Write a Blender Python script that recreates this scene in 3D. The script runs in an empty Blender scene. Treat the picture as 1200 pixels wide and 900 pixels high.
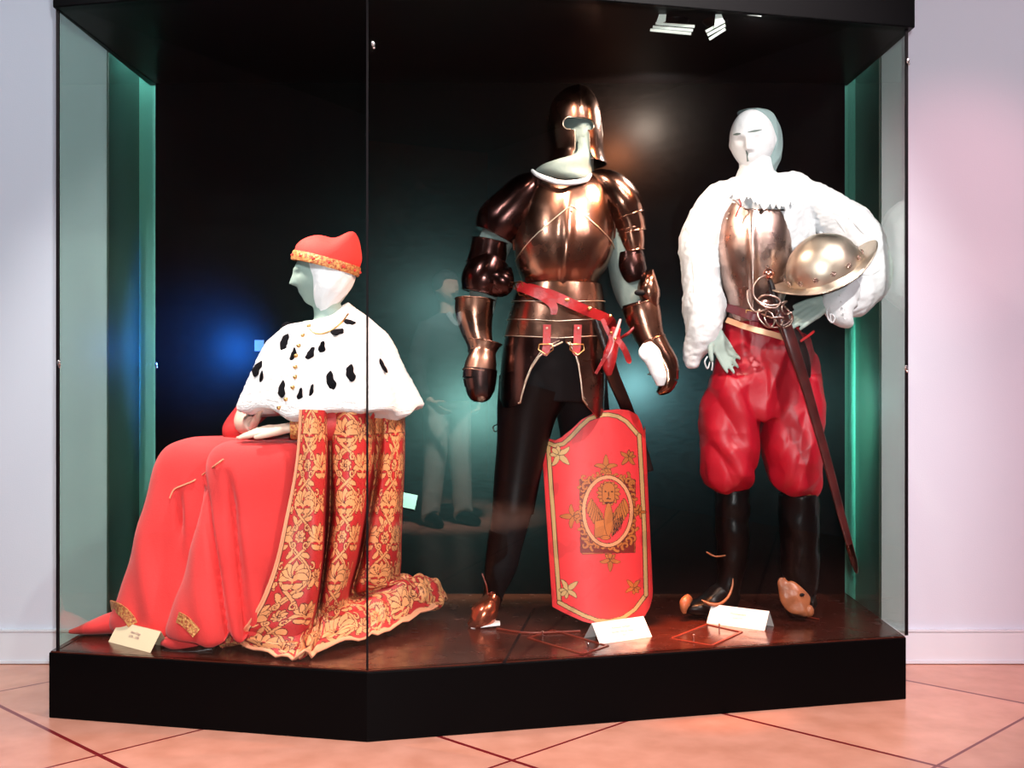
import bpy, math, random
import numpy as np
from mathutils import Vector, Matrix
from mathutils.bvhtree import BVHTree

# ---------------------------------------------------------------- camera
F, VX, HY, CZ = 1360.0, 572.0, 437.0, 1.10      # focal length in px (1200x900), vanishing point, eye height
PT = 0.213                                       # height of the plinth top
sc = bpy.context.scene
cam_d = bpy.data.cameras.new('camera'); cam = bpy.data.objects.new('camera', cam_d)
sc.collection.objects.link(cam)
cam.location = (0, 0, CZ); cam.rotation_euler = (math.pi/2, 0, 0)
cam_d.sensor_width = 36; cam_d.lens = F/1200*36
cam_d.shift_x = (600-VX)/1200; cam_d.shift_y = -(450-HY)/1200
sc.camera = cam
sc.view_settings.view_transform = 'Standard'; sc.view_settings.look = 'None'
sc.view_settings.exposure = 0.28; sc.view_settings.gamma = 1.0
sc.view_settings.use_curve_mapping = False
sc.cycles.max_bounces = 8; sc.cycles.transparent_max_bounces = 16
sc.cycles.sample_clamp_indirect = 4.0
sc.cycles.caustics_reflective = False; sc.cycles.caustics_refractive = False

# ---------------------------------------------------------------- world and lights
w = bpy.data.worlds.new('world'); sc.world = w; w.use_nodes = True
w.node_tree.nodes['Background'].inputs[0].default_value = (.5, .55, .65, 1)
w.node_tree.nodes['Background'].inputs[1].default_value = 0.02

def lamp(name, kind, loc, aim, energy, col, size=.1, spot=60, blend=.5, size_y=None):
    d = bpy.data.lights.new(name, kind); d.energy = energy; d.color = col
    if kind == 'SPOT': d.spot_size = math.radians(spot); d.spot_blend = blend; d.shadow_soft_size = size
    elif kind == 'AREA':
        d.size = size
        if size_y: d.shape = 'RECTANGLE'; d.size_y = size_y
    else: d.shadow_soft_size = size
    o = bpy.data.objects.new(name, d); sc.collection.objects.link(o); o.location = loc
    o.rotation_euler = (Vector(aim)-Vector(loc)).to_track_quat('-Z', 'Y').to_euler()
    return o
# camera flash, room lights, case halogens; board, recess and room spots are added
lamp('camera_flash', 'SPOT', (.08, -.05, 1.28), (0, 4.2, 1.1), 300, (.95, .98, 1.0), .035, 75, .3)
lamp('added_room_spot', 'SPOT', (1.6, 1.9, 3.3), (.3, 4.0, .95), 330, (1, .93, .9), .05, 62, .5)  # added spots outside the case, for shadows under the folds
lamp('added_room_spot', 'SPOT', (-1.6, 1.9, 3.3), (-.8, 4.0, .8), 180, (1, .93, .9), .05, 50, .5)
lamp('unseen_downlight', 'SPOT', (-1.9, 1.6, 3.2), (-1.9, 4.3, .6), 135, (.85, .93, 1.0), .12, 110, .8)
lamp('unseen_downlight', 'SPOT', (2.5, 1.7, 3.2), (2.1, 4.3, .6), 110, (1.0, .80, .85), .12, 110, .8)
lamp('floor_downlight', 'SPOT', (.4, 1.4, 3.2), (.3, 3.2, 0), 120, (1.0, .66, .5), .12, 60, .9)
lamp('warm_case_spot', 'SPOT', (1.0, 3.86, 2.2), (.40, 4.05, 1.55), 120, (1, .42, .2), .05, 60, .7)
lamp('white_case_spot', 'SPOT', (.78, 3.80, 2.2), (.42, 4.0, 1.7), 70, (1, .86, .78), .11, 50, .6)
lamp('rim_case_spot', 'SPOT', (.92, 4.5, 2.22), (.36, 4.1, 1.9), 60, (1, .85, .75), .06, 60, .7)
lamp('warm_case_spot', 'SPOT', (.2, 3.62, 2.2), (.9, 4.25, 1.1), 55, (1, .75, .6), .03, 75, .6)
lamp('warm_case_spot', 'SPOT', (-1.0, 3.75, 2.2), (-.7, 3.85, .6), 110, (1, .8, .7), .03, 80, .6)
lamp('red_floor_spot', 'SPOT', (.72, 3.90, 2.2), (.70, 3.90, .2), 1000, (1, .33, .12), .04, 21, 1)
lamp('added_teal_spot', 'SPOT', (-.06, 4.12, .95), (-.08, 4.64, .92), 440, (.42, 1, .88), .05, 140, .9)  # added mid-air lamps behind the figures, make the teal glow on the board
lamp('added_teal_spot', 'SPOT', (-.22, 4.15, 1.4), (-.22, 4.64, 1.4), 120, (.45, 1, .95), .05, 140, .9)
lamp('added_teal_spot', 'SPOT', (.62, 4.33, 1.05), (.66, 4.64, 1.0), 210, (.4, .95, 1), .05, 140, 1)
lamp('added_blue_spot', 'SPOT', (-1.05, 4.34, 1.2), (-1.12, 4.64, 1.2), 200, (.02, .2, 1), .05, 105, 1)  # added unseen lamp for the blue patch on the board
lamp('added_teal_spot', 'SPOT', (1.22, 4.32, 1.0), (1.24, 4.64, .95), 100, (.4, 1, .92), .05, 130, 1)
lamp('added_amber_spot', 'SPOT', (.54, 4.42, 2.02), (.54, 4.64, 2.02), 60, (1, .3, .12), .04, 140, 1)  # added unseen lamps for the amber patch on the board
lamp('added_recess_light', 'POINT', (-1.41, 4.745, 2.55), (0, 0, 0), 9, (.6, 1, .97), .02)  # added unseen lamps, brighten the dim cyan strip of the recess
lamp('added_recess_light', 'POINT', (1.487, 4.745, 2.55), (0, 0, 0), 2.5, (.8, 1, .97), .02)
lamp('added_amber_spot', 'SPOT', (.66, 4.44, 2.12), (.66, 4.64, 2.12), 50, (1, .80, .65), .04, 150, 1)
lamp('wall_wash_spot', 'SPOT', (2.9, 1.9, 2.6), (1.76, 4.4, 1.75), 150, (1, .35, .4), .05, 22, 1)
lamp('wall_wash_spot', 'SPOT', (2.9, 1.9, 2.6), (2.0, 4.4, .5), 170, (1, .42, .5), .05, 40, 1)

# ---------------------------------------------------------------- helpers
def W(px, py, Y): return Vector(((px-VX)*Y/F, Y, CZ-(py-HY)*Y/F))
def wx(px, Y): return (px-VX)*Y/F
def wz(py, Y): return CZ-(py-HY)*Y/F
def G(px, py, z=PT):                              # point on the plinth top seen at that spot
    Y = F*(CZ-z)/(py-HY); return Vector(((px-VX)*Y/F, Y, z))

def cr(P, tq):                                    # Catmull-Rom through rows of P, tq in 0..1
    P = np.asarray(P, float); k = len(P)
    x = np.clip(np.asarray(tq, float), 0, 1)*(k-1); i = np.minimum(x.astype(int), k-2); f = (x-i)
    f = f.reshape(f.shape+(1,)*(P.ndim-1))
    p0 = P[np.maximum(i-1, 0)]; p1 = P[i]; p2 = P[i+1]; p3 = P[np.minimum(i+2, k-1)]
    return .5*((2*p1)+(-p0+p2)*f+(2*p0-5*p1+4*p2-p3)*f*f+(-p0+3*p1-3*p2+p3)*f**3)

def sn(P, s, seed=0, n=7):                        # smooth pseudo noise in -1..1
    r = np.random.RandomState(seed); P = np.asarray(P, float); out = np.zeros(P.shape[:-1])
    for i in range(n):
        d = r.randn(3); d /= np.linalg.norm(d); a = .6+1.1*r.rand()
        out += np.sin((P@d)*s*a*2*math.pi+r.rand()*6.28)/n
    return out*1.8

def grid_faces(m, n, close=True, off=0):
    F_ = []
    for i in range(m-1):
        for j in range(n if close else n-1):
            a = i*n+j; b = i*n+(j+1) % n
            F_.append((off+a, off+b, off+b+n, off+a+n))
    return F_
def tube_mesh(R, caps=True):                      # R: m x n x 3 rings
    m, n = R.shape[:2]; V = R.reshape(-1, 3); Fs = grid_faces(m, n)
    if caps:
        V = np.vstack([V, R[0].mean(0), R[-1].mean(0)]); c0 = m*n; c1 = c0+1
        Fs += [(c0, (j+1) % n, j) for j in range(n)]
        Fs += [(c1, (m-1)*n+j, (m-1)*n+(j+1) % n) for j in range(n)]
    return V, Fs
def join(*ms):
    V = []; Fs = []; o = 0
    for v, f in ms:
        v = np.asarray(v, float).reshape(-1, 3); V.append(v); Fs += [tuple(i+o for i in q) for q in f]; o += len(v)
    return np.vstack(V), Fs

class Loft:                                       # stack of horizontal super-ellipses: (py, left px, right px, Y, half depth[, front drop])
    def __init__(s, secs, ex=2.1, disp=None):
        s.S = np.array([tuple(q)+(0,)*(6-len(q)) for q in secs], float); s.ex = ex; s.disp = disp
        s.py0, s.py1 = s.S[0, 0], s.S[-1, 0]
        s.t = np.linspace(0, 1, 400); s.D = cr(s.S, s.t)
    def sec(s, py):
        py = np.asarray(py, float); return np.stack([np.interp(py, np.maximum.accumulate(s.D[:, 0]), s.D[:, k]) for k in range(6)], -1)
    def at(s, T, q, off=0.0):
        Yc = q[..., 3]; xl = (q[..., 1]-VX)*Yc/F; xr = (q[..., 2]-VX)*Yc/F; z = CZ-(q[..., 0]-HY)*Yc/F
        c, si = np.cos(T), np.sin(T); e = 2/s.ex
        cc = np.sign(c)*np.abs(c)**e; ss = np.sign(si)*np.abs(si)**e
        d = off
        if s.disp is not None: d = d+s.disp(T, q[..., 0], z)
        return np.stack([(xl+xr)/2+((xr-xl)/2+d)*cc, Yc-(q[..., 4]+d)*ss, z-q[..., 5]*ss], -1)
    def rings(s, n=48, m=60, off=0.0):
        tt = np.linspace(0, 1, m); q = cr(s.S, tt)[:, None, :]; T = np.linspace(0, 2*math.pi, n, endpoint=False)[None, :]
        q, T = np.broadcast_arrays(q, T[..., None]); return s.at(T[..., 0], q, off)
    def mesh(s, n=48, m=60, caps=True, off=0.0): return tube_mesh(s.rings(n, m, off), caps)
    def T_of(s, px, py):
        q = s.sec(py); c = np.clip((px-(q[..., 1]+q[..., 2])/2)/((q[..., 2]-q[..., 1])/2), -1, 1)
        return np.arccos(np.sign(c)*np.abs(c)**(s.ex/2))
    def front(s, px, py, off=0.0):                # point of the front side at that place
        P = None
        for _ in range(3):
            T = s.T_of(px, py); P = s.at(T, s.sec(py), off)
            px2 = VX+P[..., 0]*F/P[..., 1]; 
            px_ = px+(px-px2)*.5
        return Vector(P)
    def patch(s, T0, T1, top, bot, off=.004, n=60, m=24, th=.003):   # shell piece between two height curves
        T = np.linspace(T0, T1, n); tp = np.array([top(t) for t in T]); bt = np.array([bot(t) for t in T])
        v = np.linspace(0, 1, m)[:, None]; PY = tp[None]*(1-v)+bt[None]*v; TT = np.broadcast_to(T[None], PY.shape)
        q = s.sec(PY); A = s.at(TT, q, off); B = s.at(TT, q, off-th)
        return slab(A, B)
def slab(A, B):
    m, n = A.shape[:2]; V = np.vstack([A.reshape(-1, 3), B.reshape(-1, 3)]); k = m*n
    Fs = grid_faces(m, n, False)+[tuple(reversed(q)) for q in grid_faces(m, n, False, k)]
    ring = [j for j in range(n)]+[i*n+n-1 for i in range(1, m)]+[(m-1)*n+j for j in range(n-2, -1, -1)]+[i*n for i in range(m-2, 0, -1)]
    for a, b in zip(ring, ring[1:]+ring[:1]): Fs.append((b, a, a+k, b+k))
    return V, Fs
def ploft(secs, n=32, m=40, caps=True, disp=None, off=0.0, ex=2.0, dens=None):  # (px, py, Y, width px, half depth) along a limb
    S = cr(np.array(secs, float), np.linspace(0, 1, m))
    P = np.array([W(a, b, c) for a, b, c in S[:, :3]]); t = np.gradient(P, axis=0); t /= np.linalg.norm(t, axis=1)[:, None]
    side = np.cross(t, (0, 1.0, 0)); side /= np.linalg.norm(side, axis=1)[:, None]; dep = np.cross(side, t)
    T = np.linspace(0, 2*math.pi, n, endpoint=False); rx = S[:, 3]/2*S[:, 2]/F; ry = S[:, 4]
    c, si = np.cos(T), np.sin(T); e = 2/ex; cc = np.sign(c)*np.abs(c)**e; ss = np.sign(si)*np.abs(si)**e
    d = np.zeros((m, n))+off
    if disp is not None: d = d+disp(T[None, :], np.linspace(0, 1, m)[:, None])
    R = P[:, None]+side[:, None]*((rx[:, None]+d)*cc[None])[..., None]+dep[:, None]*((ry[:, None]+d)*ss[None])[..., None]
    return tube_mesh(R, caps)
def tube(pts, rad, n=10, m=None, caps=True, smooth=True):
    pts = np.array([tuple(p) for p in pts], float); k = len(pts); rad = np.broadcast_to(np.asarray(rad, float), (k,)) if np.ndim(rad) < 1 or len(np.atleast_1d(rad)) == 1 else np.array(rad, float)
    if smooth:
        m = m or (k-1)*6+1; tt = np.linspace(0, 1, m); P = cr(pts, tt); r = cr(rad[:, None], tt)[:, 0]
    else: P, r = pts, rad
    t = np.gradient(P, axis=0); t /= (np.linalg.norm(t, axis=1)[:, None]+1e-12)
    a = np.array((0, 0, 1.0)) if abs(t[0][2]) < .9 else np.array((0, 1.0, 0)); u = np.cross(t[0], a); u /= np.linalg.norm(u); R = []
    for i in range(len(P)):
        u = u-t[i]*np.dot(u, t[i]); u /= np.linalg.norm(u); v = np.cross(t[i], u)
        T = np.linspace(0, 2*math.pi, n, endpoint=False)
        R.append(P[i]+r[i]*(np.cos(T)[:, None]*u+np.sin(T)[:, None]*v))
    return tube_mesh(np.array(R), caps)
def ball(c, rx, ry=None, rz=None, n=16, m=10, rot=None):
    ry = ry or rx; rz = rz or rx; ph = np.linspace(.02, math.pi-.02, m)[:, None]; T = np.linspace(0, 2*math.pi, n, endpoint=False)[None]
    R = np.stack([rx*np.sin(ph)*np.cos(T), ry*np.sin(ph)*np.sin(T), rz*np.cos(ph)*np.ones_like(T)], -1)
    if rot is not None: R = R@np.array(rot.to_3x3()).T
    return tube_mesh(R+np.array(tuple(c)))
def box(c, sx, sy, sz, rot=None):
    V = np.array([(x*sx/2, y*sy/2, z*sz/2) for x in (-1, 1) for y in (-1, 1) for z in (-1, 1)])
    if rot is not None: V = V@np.array(rot.to_3x3()).T
    return V+np.array(tuple(c)), [(0, 1, 3, 2), (4, 6, 7, 5), (0, 4, 5, 1), (2, 3, 7, 6), (0, 2, 6, 4), (1, 5, 7, 3)]
def prism(poly, z0, z1):
    n = len(poly); V = [(x, y, z0) for x, y in poly]+[(x, y, z1) for x, y in poly]
    return np.array(V, float), [tuple(range(n-1, -1, -1)), tuple(range(n, 2*n))]+[(i, (i+1) % n, n+(i+1) % n, n+i) for i in range(n)]
def ribbon(pts, width, th, nrm=None, m=None):     # strap: pts world, width in metres, lies facing nrm
    pts = np.array([tuple(p) for p in pts], float); m = m or (len(pts)-1)*8+1; tt = np.linspace(0, 1, m)
    P = cr(pts, tt); wd = cr(np.broadcast_to(np.asarray(width, float).reshape(-1, 1), (len(pts), 1)) if np.ndim(width) == 0 or len(np.atleast_1d(width)) == 1 else np.array(width, float)[:, None], tt)
    t = np.gradient(P, axis=0); t /= np.linalg.norm(t, axis=1)[:, None]
    N = np.broadcast_to(np.array((0, -1.0, 0)) if nrm is None else np.asarray(nrm, float), P.shape)
    s = np.cross(t, N); s /= np.linalg.norm(s, axis=1)[:, None]; N = np.cross(s, t)
    R = np.stack([P-s*wd/2-N*th/2, P+s*wd/2-N*th/2, P+s*wd/2+N*th/2, P-s*wd/2+N*th/2], 1)
    return tube_mesh(R)

def raw(V, Fs, name='m'):
    me = bpy.data.meshes.new(name); me.from_pydata([tuple(v) for v in V], [], [tuple(int(i) for i in f) for f in Fs]); me.update(); return me
def evald(V, Fs, mods):
    me = raw(V, Fs); o = bpy.data.objects.new('tmp', me); sc.collection.objects.link(o); extra = []
    for kind, kw in mods:
        md = o.modifiers.new(kind, kind)
        for k, v in kw.items(): setattr(md, k, v)
    dg = bpy.context.evaluated_depsgraph_get(); e = o.evaluated_get(dg); m2 = e.to_mesh()
    V2 = np.zeros(len(m2.vertices)*3); m2.vertices.foreach_get('co', V2); F2 = [tuple(p.vertices) for p in m2.polygons]
    e.to_mesh_clear(); bpy.data.objects.remove(o); bpy.data.meshes.remove(me)
    return V2.reshape(-1, 3), F2
def fuse(ms, voxel=.005, it=3, f=.5):
    V, Fs = join(*ms)
    md = [('REMESH', dict(mode='VOXEL', voxel_size=voxel, adaptivity=0))]
    if it: md.append(('SMOOTH', dict(factor=f, iterations=it)))
    return evald(V, Fs, md)
def outward(V, Fs):
    import bmesh
    me = raw(V, Fs); bm = bmesh.new(); bm.from_mesh(me); bmesh.ops.recalc_face_normals(bm, faces=bm.faces); bm.to_mesh(me); bm.free()
    r = (np.array([v.co[:] for v in me.vertices]), [tuple(p.vertices) for p in me.polygons]); bpy.data.meshes.remove(me); return r
def cut(A, B):                                    # A minus B
    A = outward(*A); B = outward(*B)
    mb = raw(*B); ob = bpy.data.objects.new('tmp_b', mb); sc.collection.objects.link(ob)
    r = evald(A[0], A[1], [('BOOLEAN', dict(operation='DIFFERENCE', solver='EXACT', object=ob))])
    bpy.data.objects.remove(ob); bpy.data.meshes.remove(mb); return r
def normals(V, Fs):
    N = np.zeros_like(V); A = np.array([f[:3] for f in Fs]); n = np.cross(V[A[:, 1]]-V[A[:, 0]], V[A[:, 2]]-V[A[:, 0]])
    for k in range(3): np.add.at(N, A[:, k], n)
    return N/(np.linalg.norm(N, axis=1)[:, None]+1e-12)

ROOTB = {}
def thing(name, label, cat, loc, group=None):
    o = bpy.data.objects.new(name, None); sc.collection.objects.link(o); o.location = loc; o.empty_display_size = .1
    o['label'] = label; o['category'] = cat
    if group: o['group'] = group
    ROOTB[o.name] = np.array(tuple(loc), float); return o
def mk(name, ms, mat, parent=None, smooth=True, label=None, cat=None, group=None, kind=None, mods=(), col=None, autosmooth=None):
    V, Fs = ms if not isinstance(ms, list) else join(*ms)
    V = np.asarray(V, float)
    if parent is not None: base = ROOTB[parent.name]
    elif kind == 'structure': base = np.zeros(3)
    else: base = np.array([(V[:, 0].min()+V[:, 0].max())/2, (V[:, 1].min()+V[:, 1].max())/2, V[:, 2].min()])
    me = raw(V-base, Fs, name)
    o = bpy.data.objects.new(name, me); sc.collection.objects.link(o); ROOTB[o.name] = base
    if parent is not None: o.parent = parent
    else: o.location = base
    if col is not None:
        at = me.color_attributes.new('paint', 'FLOAT_COLOR', 'POINT'); c = np.ones((len(V), 4)); c[:, :3] = col
        at.data.foreach_set('color', c.ravel())
    me.materials.append(mat)
    if smooth:
        me.polygons.foreach_set('use_smooth', [True]*len(me.polygons))
        me.set_sharp_from_angle(angle=math.radians(autosmooth or 60))
    for k_, kw in mods:
        md = o.modifiers.new(k_.lower(), k_)
        for a, b in kw.items(): setattr(md, a, b)
    if label: o['label'] = label
    if cat: o['category'] = cat
    if group: o['group'] = group
    if kind: o['kind'] = kind
    return o

# ---------------------------------------------------------------- materials
def mat(name, col, rough=.5, metal=0, var=None, bump=None, coat=0, sheen=0, spec=.5, aniso=0, attr=None, emit=None, rvar=None, col2=None):
    m = bpy.data.materials.new(name); m.use_nodes = True; nt = m.node_tree; b = nt.nodes['Principled BSDF']; L = nt.links.new
    b.inputs['Base Color'].default_value = (*col, 1); b.inputs['Roughness'].default_value = rough; b.inputs['Metallic'].default_value = metal
    b.inputs['Coat Weight'].default_value = coat; b.inputs['Sheen Weight'].default_value = sheen; b.inputs['Specular IOR Level'].default_value = spec
    if emit: b.inputs['Emission Color'].default_value = (*emit[0], 1); b.inputs['Emission Strength'].default_value = emit[1]
    tc = nt.nodes.new('ShaderNodeTexCoord')
    def noise(scale, det=4, stretch=None):
        n = nt.nodes.new('ShaderNodeTexNoise'); n.inputs['Scale'].default_value = scale; n.inputs['Detail'].default_value = det
        if stretch:
            mp = nt.nodes.new('ShaderNodeMapping'); mp.inputs['Scale'].default_value = stretch; L(tc.outputs['Object'], mp.inputs[0]); L(mp.outputs[0], n.inputs['Vector'])
        else: L(tc.outputs['Object'], n.inputs['Vector'])
        return n
    if attr:
        a = nt.nodes.new('ShaderNodeAttribute'); a.attribute_name = attr; L(a.outputs['Color'], b.inputs['Base Color'])
    elif var:
        n = noise(var[0], 5, var[2] if len(var) > 2 else None); r = nt.nodes.new('ShaderNodeValToRGB'); e = r.color_ramp.elements
        c2 = col2 or tuple(c*var[1] for c in col); e[0].position = .35; e[1].position = .65
        e[0].color = (*c2, 1); e[1].color = (*col, 1); L(n.outputs['Fac'], r.inputs[0]); L(r.outputs[0], b.inputs['Base Color'])
    if rvar:
        n = noise(rvar[0], 5); mr = nt.nodes.new('ShaderNodeMapRange'); mr.inputs['From Min'].default_value = .3; mr.inputs['From Max'].default_value = .7
        mr.inputs['To Min'].default_value = rvar[1]; mr.inputs['To Max'].default_value = rvar[2]; L(n.outputs['Fac'], mr.inputs['Value']); L(mr.outputs[0], b.inputs['Roughness'])
    if bump:
        n = noise(bump[0], 6, bump[2] if len(bump) > 2 else None); bp = nt.nodes.new('ShaderNodeBump'); bp.inputs['Strength'].default_value = bump[1]; bp.inputs['Distance'].default_value = bump[3] if len(bump) > 3 else .01
        L(n.outputs['Fac'], bp.inputs['Height']); L(bp.outputs[0], b.inputs['Normal'])
    return m
def glass_mat(name, tint, f0=.04):
    m = bpy.data.materials.new(name); m.use_nodes = True; nt = m.node_tree; nt.nodes.clear(); L = nt.links.new
    out = nt.nodes.new('ShaderNodeOutputMaterial'); mx = nt.nodes.new('ShaderNodeMixShader'); tr = nt.nodes.new('ShaderNodeBsdfTransparent')
    gl = nt.nodes.new('ShaderNodeBsdfGlossy'); g = nt.nodes.new('ShaderNodeNewGeometry'); dt = nt.nodes.new('ShaderNodeVectorMath'); dt.operation = 'DOT_PRODUCT'
    L(g.outputs['Incoming'], dt.inputs[0]); L(g.outputs['Normal'], dt.inputs[1])
    def mt(op, a, b=None):
        n = nt.nodes.new('ShaderNodeMath'); n.operation = op
        for i, v in enumerate((a, b)):
            if v is None: continue
            if isinstance(v, (int, float)): n.inputs[i].default_value = v
            else: L(v, n.inputs[i])
        return n.outputs[0]
    r = mt('ADD', mt('MULTIPLY', mt('POWER', mt('SUBTRACT', 1.0, mt('ABSOLUTE', dt.outputs['Value'])), 5.0), 1-f0), f0)
    tr.inputs['Color'].default_value = (*tint, 1); gl.inputs['Roughness'].default_value = 0.0; gl.inputs['Color'].default_value = (1, 1, 1, 1)
    L(r, mx.inputs[0]); L(tr.outputs[0], mx.inputs[1]); L(gl.outputs[0], mx.inputs[2]); L(mx.outputs[0], out.inputs[0]); return m

M = dict(
    wall=mat('wall_paint', (.56, .58, .66), .75, bump=(180, .05)),
    base=mat('baseboard_paint', (.62, .64, .7), .45),
    dark_ceiling=mat('ceiling_paint', (.3, .28, .28), .8),
    niche=mat('niche_dark_panel', (.07, .085, .075), .3),
    niche_back=mat('niche_back_paint', (.4, .92, .88), .6),
    red_wall=mat('warm_red_wall', (.55, .13, .08), .7),
    black=mat('black_laminate', (.0012, .0012, .0015), .4, spec=.06),
    board=mat('dark_board', (.0012, .0013, .0014), .42, var=(30, .55, (1, 1, 4)), bump=(90, .07, (6, 1, 1)), spec=.02),
    top=mat('plinth_top_lacquer', (.05, .0085, .0045), .2, var=(5, .6, (1, 5, 1)), rvar=(20, .12, .3), spec=.5),
    seam=mat('black_seal', (.004, .002, .003), .6, spec=.1),
    clip=mat('chrome_clip', (.9, .85, .85), .15, 1),
    glass=glass_mat('clear_glass', (.985, .99, .985), .03),
    sideglass=glass_mat('green_tinted_glass', (.80, .91, .85), .03),
    red=mat('scarlet_wool', (.80, .042, .042), .85, var=(5, .9), bump=(220, .12), sheen=.15),
    hatred=mat('scarlet_felt', (.85, .04, .03), .8, bump=(300, .2)),
    brocade=mat('red_gold_brocade', (.5, .03, .03), .5, attr='paint', bump=(260, .15)),
    goldtrim=mat('gold_braid', (.75, .42, .13), .45, .3, var=(120, .25), bump=(150, .5), col2=(.4, .05, .03)),
    gold=mat('gilt_metal', (.8, .5, .2), .3, 1),
    piping=mat('pink_gold_piping', (.85, .35, .2), .6),
    fur=mat('ermine_fur', (.8, .78, .78), .9, bump=(220, .35), sheen=.4),
    tail=mat('black_fur', (.004, .004, .006), .95, bump=(300, .6), spec=.1),
    skin=mat('pale_mannequin', (.36, .46, .42), .7, bump=(60, .08)),
    handskin=mat('cream_mannequin', (.8, .68, .58), .7),
    linen=mat('white_linen', (.74, .76, .78), .85, bump=(30, .5)),
    grey=mat('grey_arming_cloth', (.14, .185, .17), .85, bump=(60, .15)),
    steel=mat('burnished_steel', (.42, .205, .14), .2, 1, var=(4.5, .22), rvar=(6, .15, .34), bump=(11, .09, (1, 1, 1), .02)),  # coppery tone of the warm lamps put into the base colour
    darksteel=mat('shaded_dark_steel', (.10, .045, .04), .25, 1, var=(6, .3), rvar=(12, .16, .32)),  # dark steel; carries the shade of the armour's unlit side
    brightsteel=mat('bright_steel', (.86, .74, .6), .38, 1, var=(8, .7), rvar=(14, .3, .5), bump=(12, .08, (1, 1, 1), .02)),
    rustysteel=mat('brown_steel', (.62, .44, .38), .26, 1, var=(10, .55), rvar=(14, .2, .42), bump=(16, .12, (1, 1, 1), .02)),
    redleather=mat('red_leather', (.42, .015, .018), .35, var=(20, .6), bump=(90, .2)),
    darkleather=mat('dark_leather', (.007, .002, .002), .35, bump=(90, .2)),
    blackleather=mat('black_boot_leather', (.002, .0015, .0015), .32, bump=(25, .25), spec=.2),
    brownleather=mat('tan_leather', (.42, .13, .05), .35, var=(14, .5), bump=(50, .2)),
    hose=mat('black_hose', (.003, .003, .004), .7, spec=.2),
    satin=mat('crimson_satin', (.42, .004, .018), .42, bump=(14, .2), spec=.5),
    card=mat('white_card', (.9, .87, .84), .7),
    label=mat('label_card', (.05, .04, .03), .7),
    cream=mat('cream_card', (.85, .68, .45), .7),
    ink=mat('printed_ink', (.35, .2, .2), .8),
    paint=mat('painted_wood', (.7, .04, .04), .5, attr='paint'),
    copper=mat('copper_frame', (.16, .02, .01), .35),
    fin=mat('white_lamp_fin', (.75, .85, .78), .4),
    trouser=mat('pale_trousers', (.6, .56, .5), .8), jacket=mat('dark_jacket', (.03, .03, .035), .8), flesh=mat('flesh', (.6, .36, .27), .6),
)
# ---------------------------------------------------------------- room
WY = 4.4
NL, NR, NR2, NY = -1.446, 1.4915, 1.523, 4.79     # recess behind the case
mf = bpy.data.materials.new('salmon_floor_tiles'); mf.use_nodes = True
nt = mf.node_tree; b = nt.nodes['Principled BSDF']; L = nt.links.new
geo = nt.nodes.new('ShaderNodeNewGeometry'); sx = nt.nodes.new('ShaderNodeSeparateXYZ'); L(geo.outputs['Position'], sx.inputs[0])
def mth(op, a, c=None, d=None):
    n = nt.nodes.new('ShaderNodeMath'); n.operation = op
    for i, v in enumerate((a, c, d)):
        if v is None: continue
        if isinstance(v, (int, float)): n.inputs[i].default_value = v
        else: L(v, n.inputs[i])
    return n.outputs[0]
def joint(sign, first, step, halfw):
    s = mth('MULTIPLY', mth('ADD', sx.outputs[0], mth('MULTIPLY', sx.outputs[1], sign)), 1/math.sqrt(2))
    q = mth('DIVIDE', mth('SUBTRACT', s, first), step)
    fr = mth('SUBTRACT', q, mth('ROUND', q)); return mth('LESS_THAN', mth('MULTIPLY', mth('ABSOLUTE', fr), step), halfw), mth('ROUND', mth('SUBTRACT', q, .5))
j1, c1 = joint(1, 1.57, .808, .0075); j2, c2 = joint(-1, -3.155, .873, .005)
jt = mth('MAXIMUM', j1, j2)
cb = nt.nodes.new('ShaderNodeCombineXYZ'); L(c1, cb.inputs[0]); L(c2, cb.inputs[1]); wn = nt.nodes.new('ShaderNodeTexWhiteNoise'); L(cb.outputs[0], wn.inputs[0])
no = nt.nodes.new('ShaderNodeTexNoise'); no.inputs['Scale'].default_value = 9; no.inputs['Detail'].default_value = 6; L(geo.outputs['Position'], no.inputs['Vector'])
rp = nt.nodes.new('ShaderNodeValToRGB'); rp.color_ramp.elements[0].position = .3; rp.color_ramp.elements[1].position = .7
rp.color_ramp.elements[0].color = (.58, .25, .17, 1); rp.color_ramp.elements[1].color = (.72, .34, .25, 1); L(no.outputs['Fac'], rp.inputs[0])
mv = nt.nodes.new('ShaderNodeMix'); mv.data_type = 'RGBA'; mv.blend_type = 'MULTIPLY'; mv.inputs['Factor'].default_value = .2
L(rp.outputs[0], mv.inputs['A']); L(wn.outputs['Value'], mv.inputs['B'])
mj = nt.nodes.new('ShaderNodeMix'); mj.data_type = 'RGBA'; L(jt, mj.inputs['Factor']); L(mv.outputs['Result'], mj.inputs['A']); mj.inputs['B'].default_value = (.16, .008, .012, 1)
L(mj.outputs['Result'], b.inputs['Base Color']); b.inputs['Roughness'].default_value = .3

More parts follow.
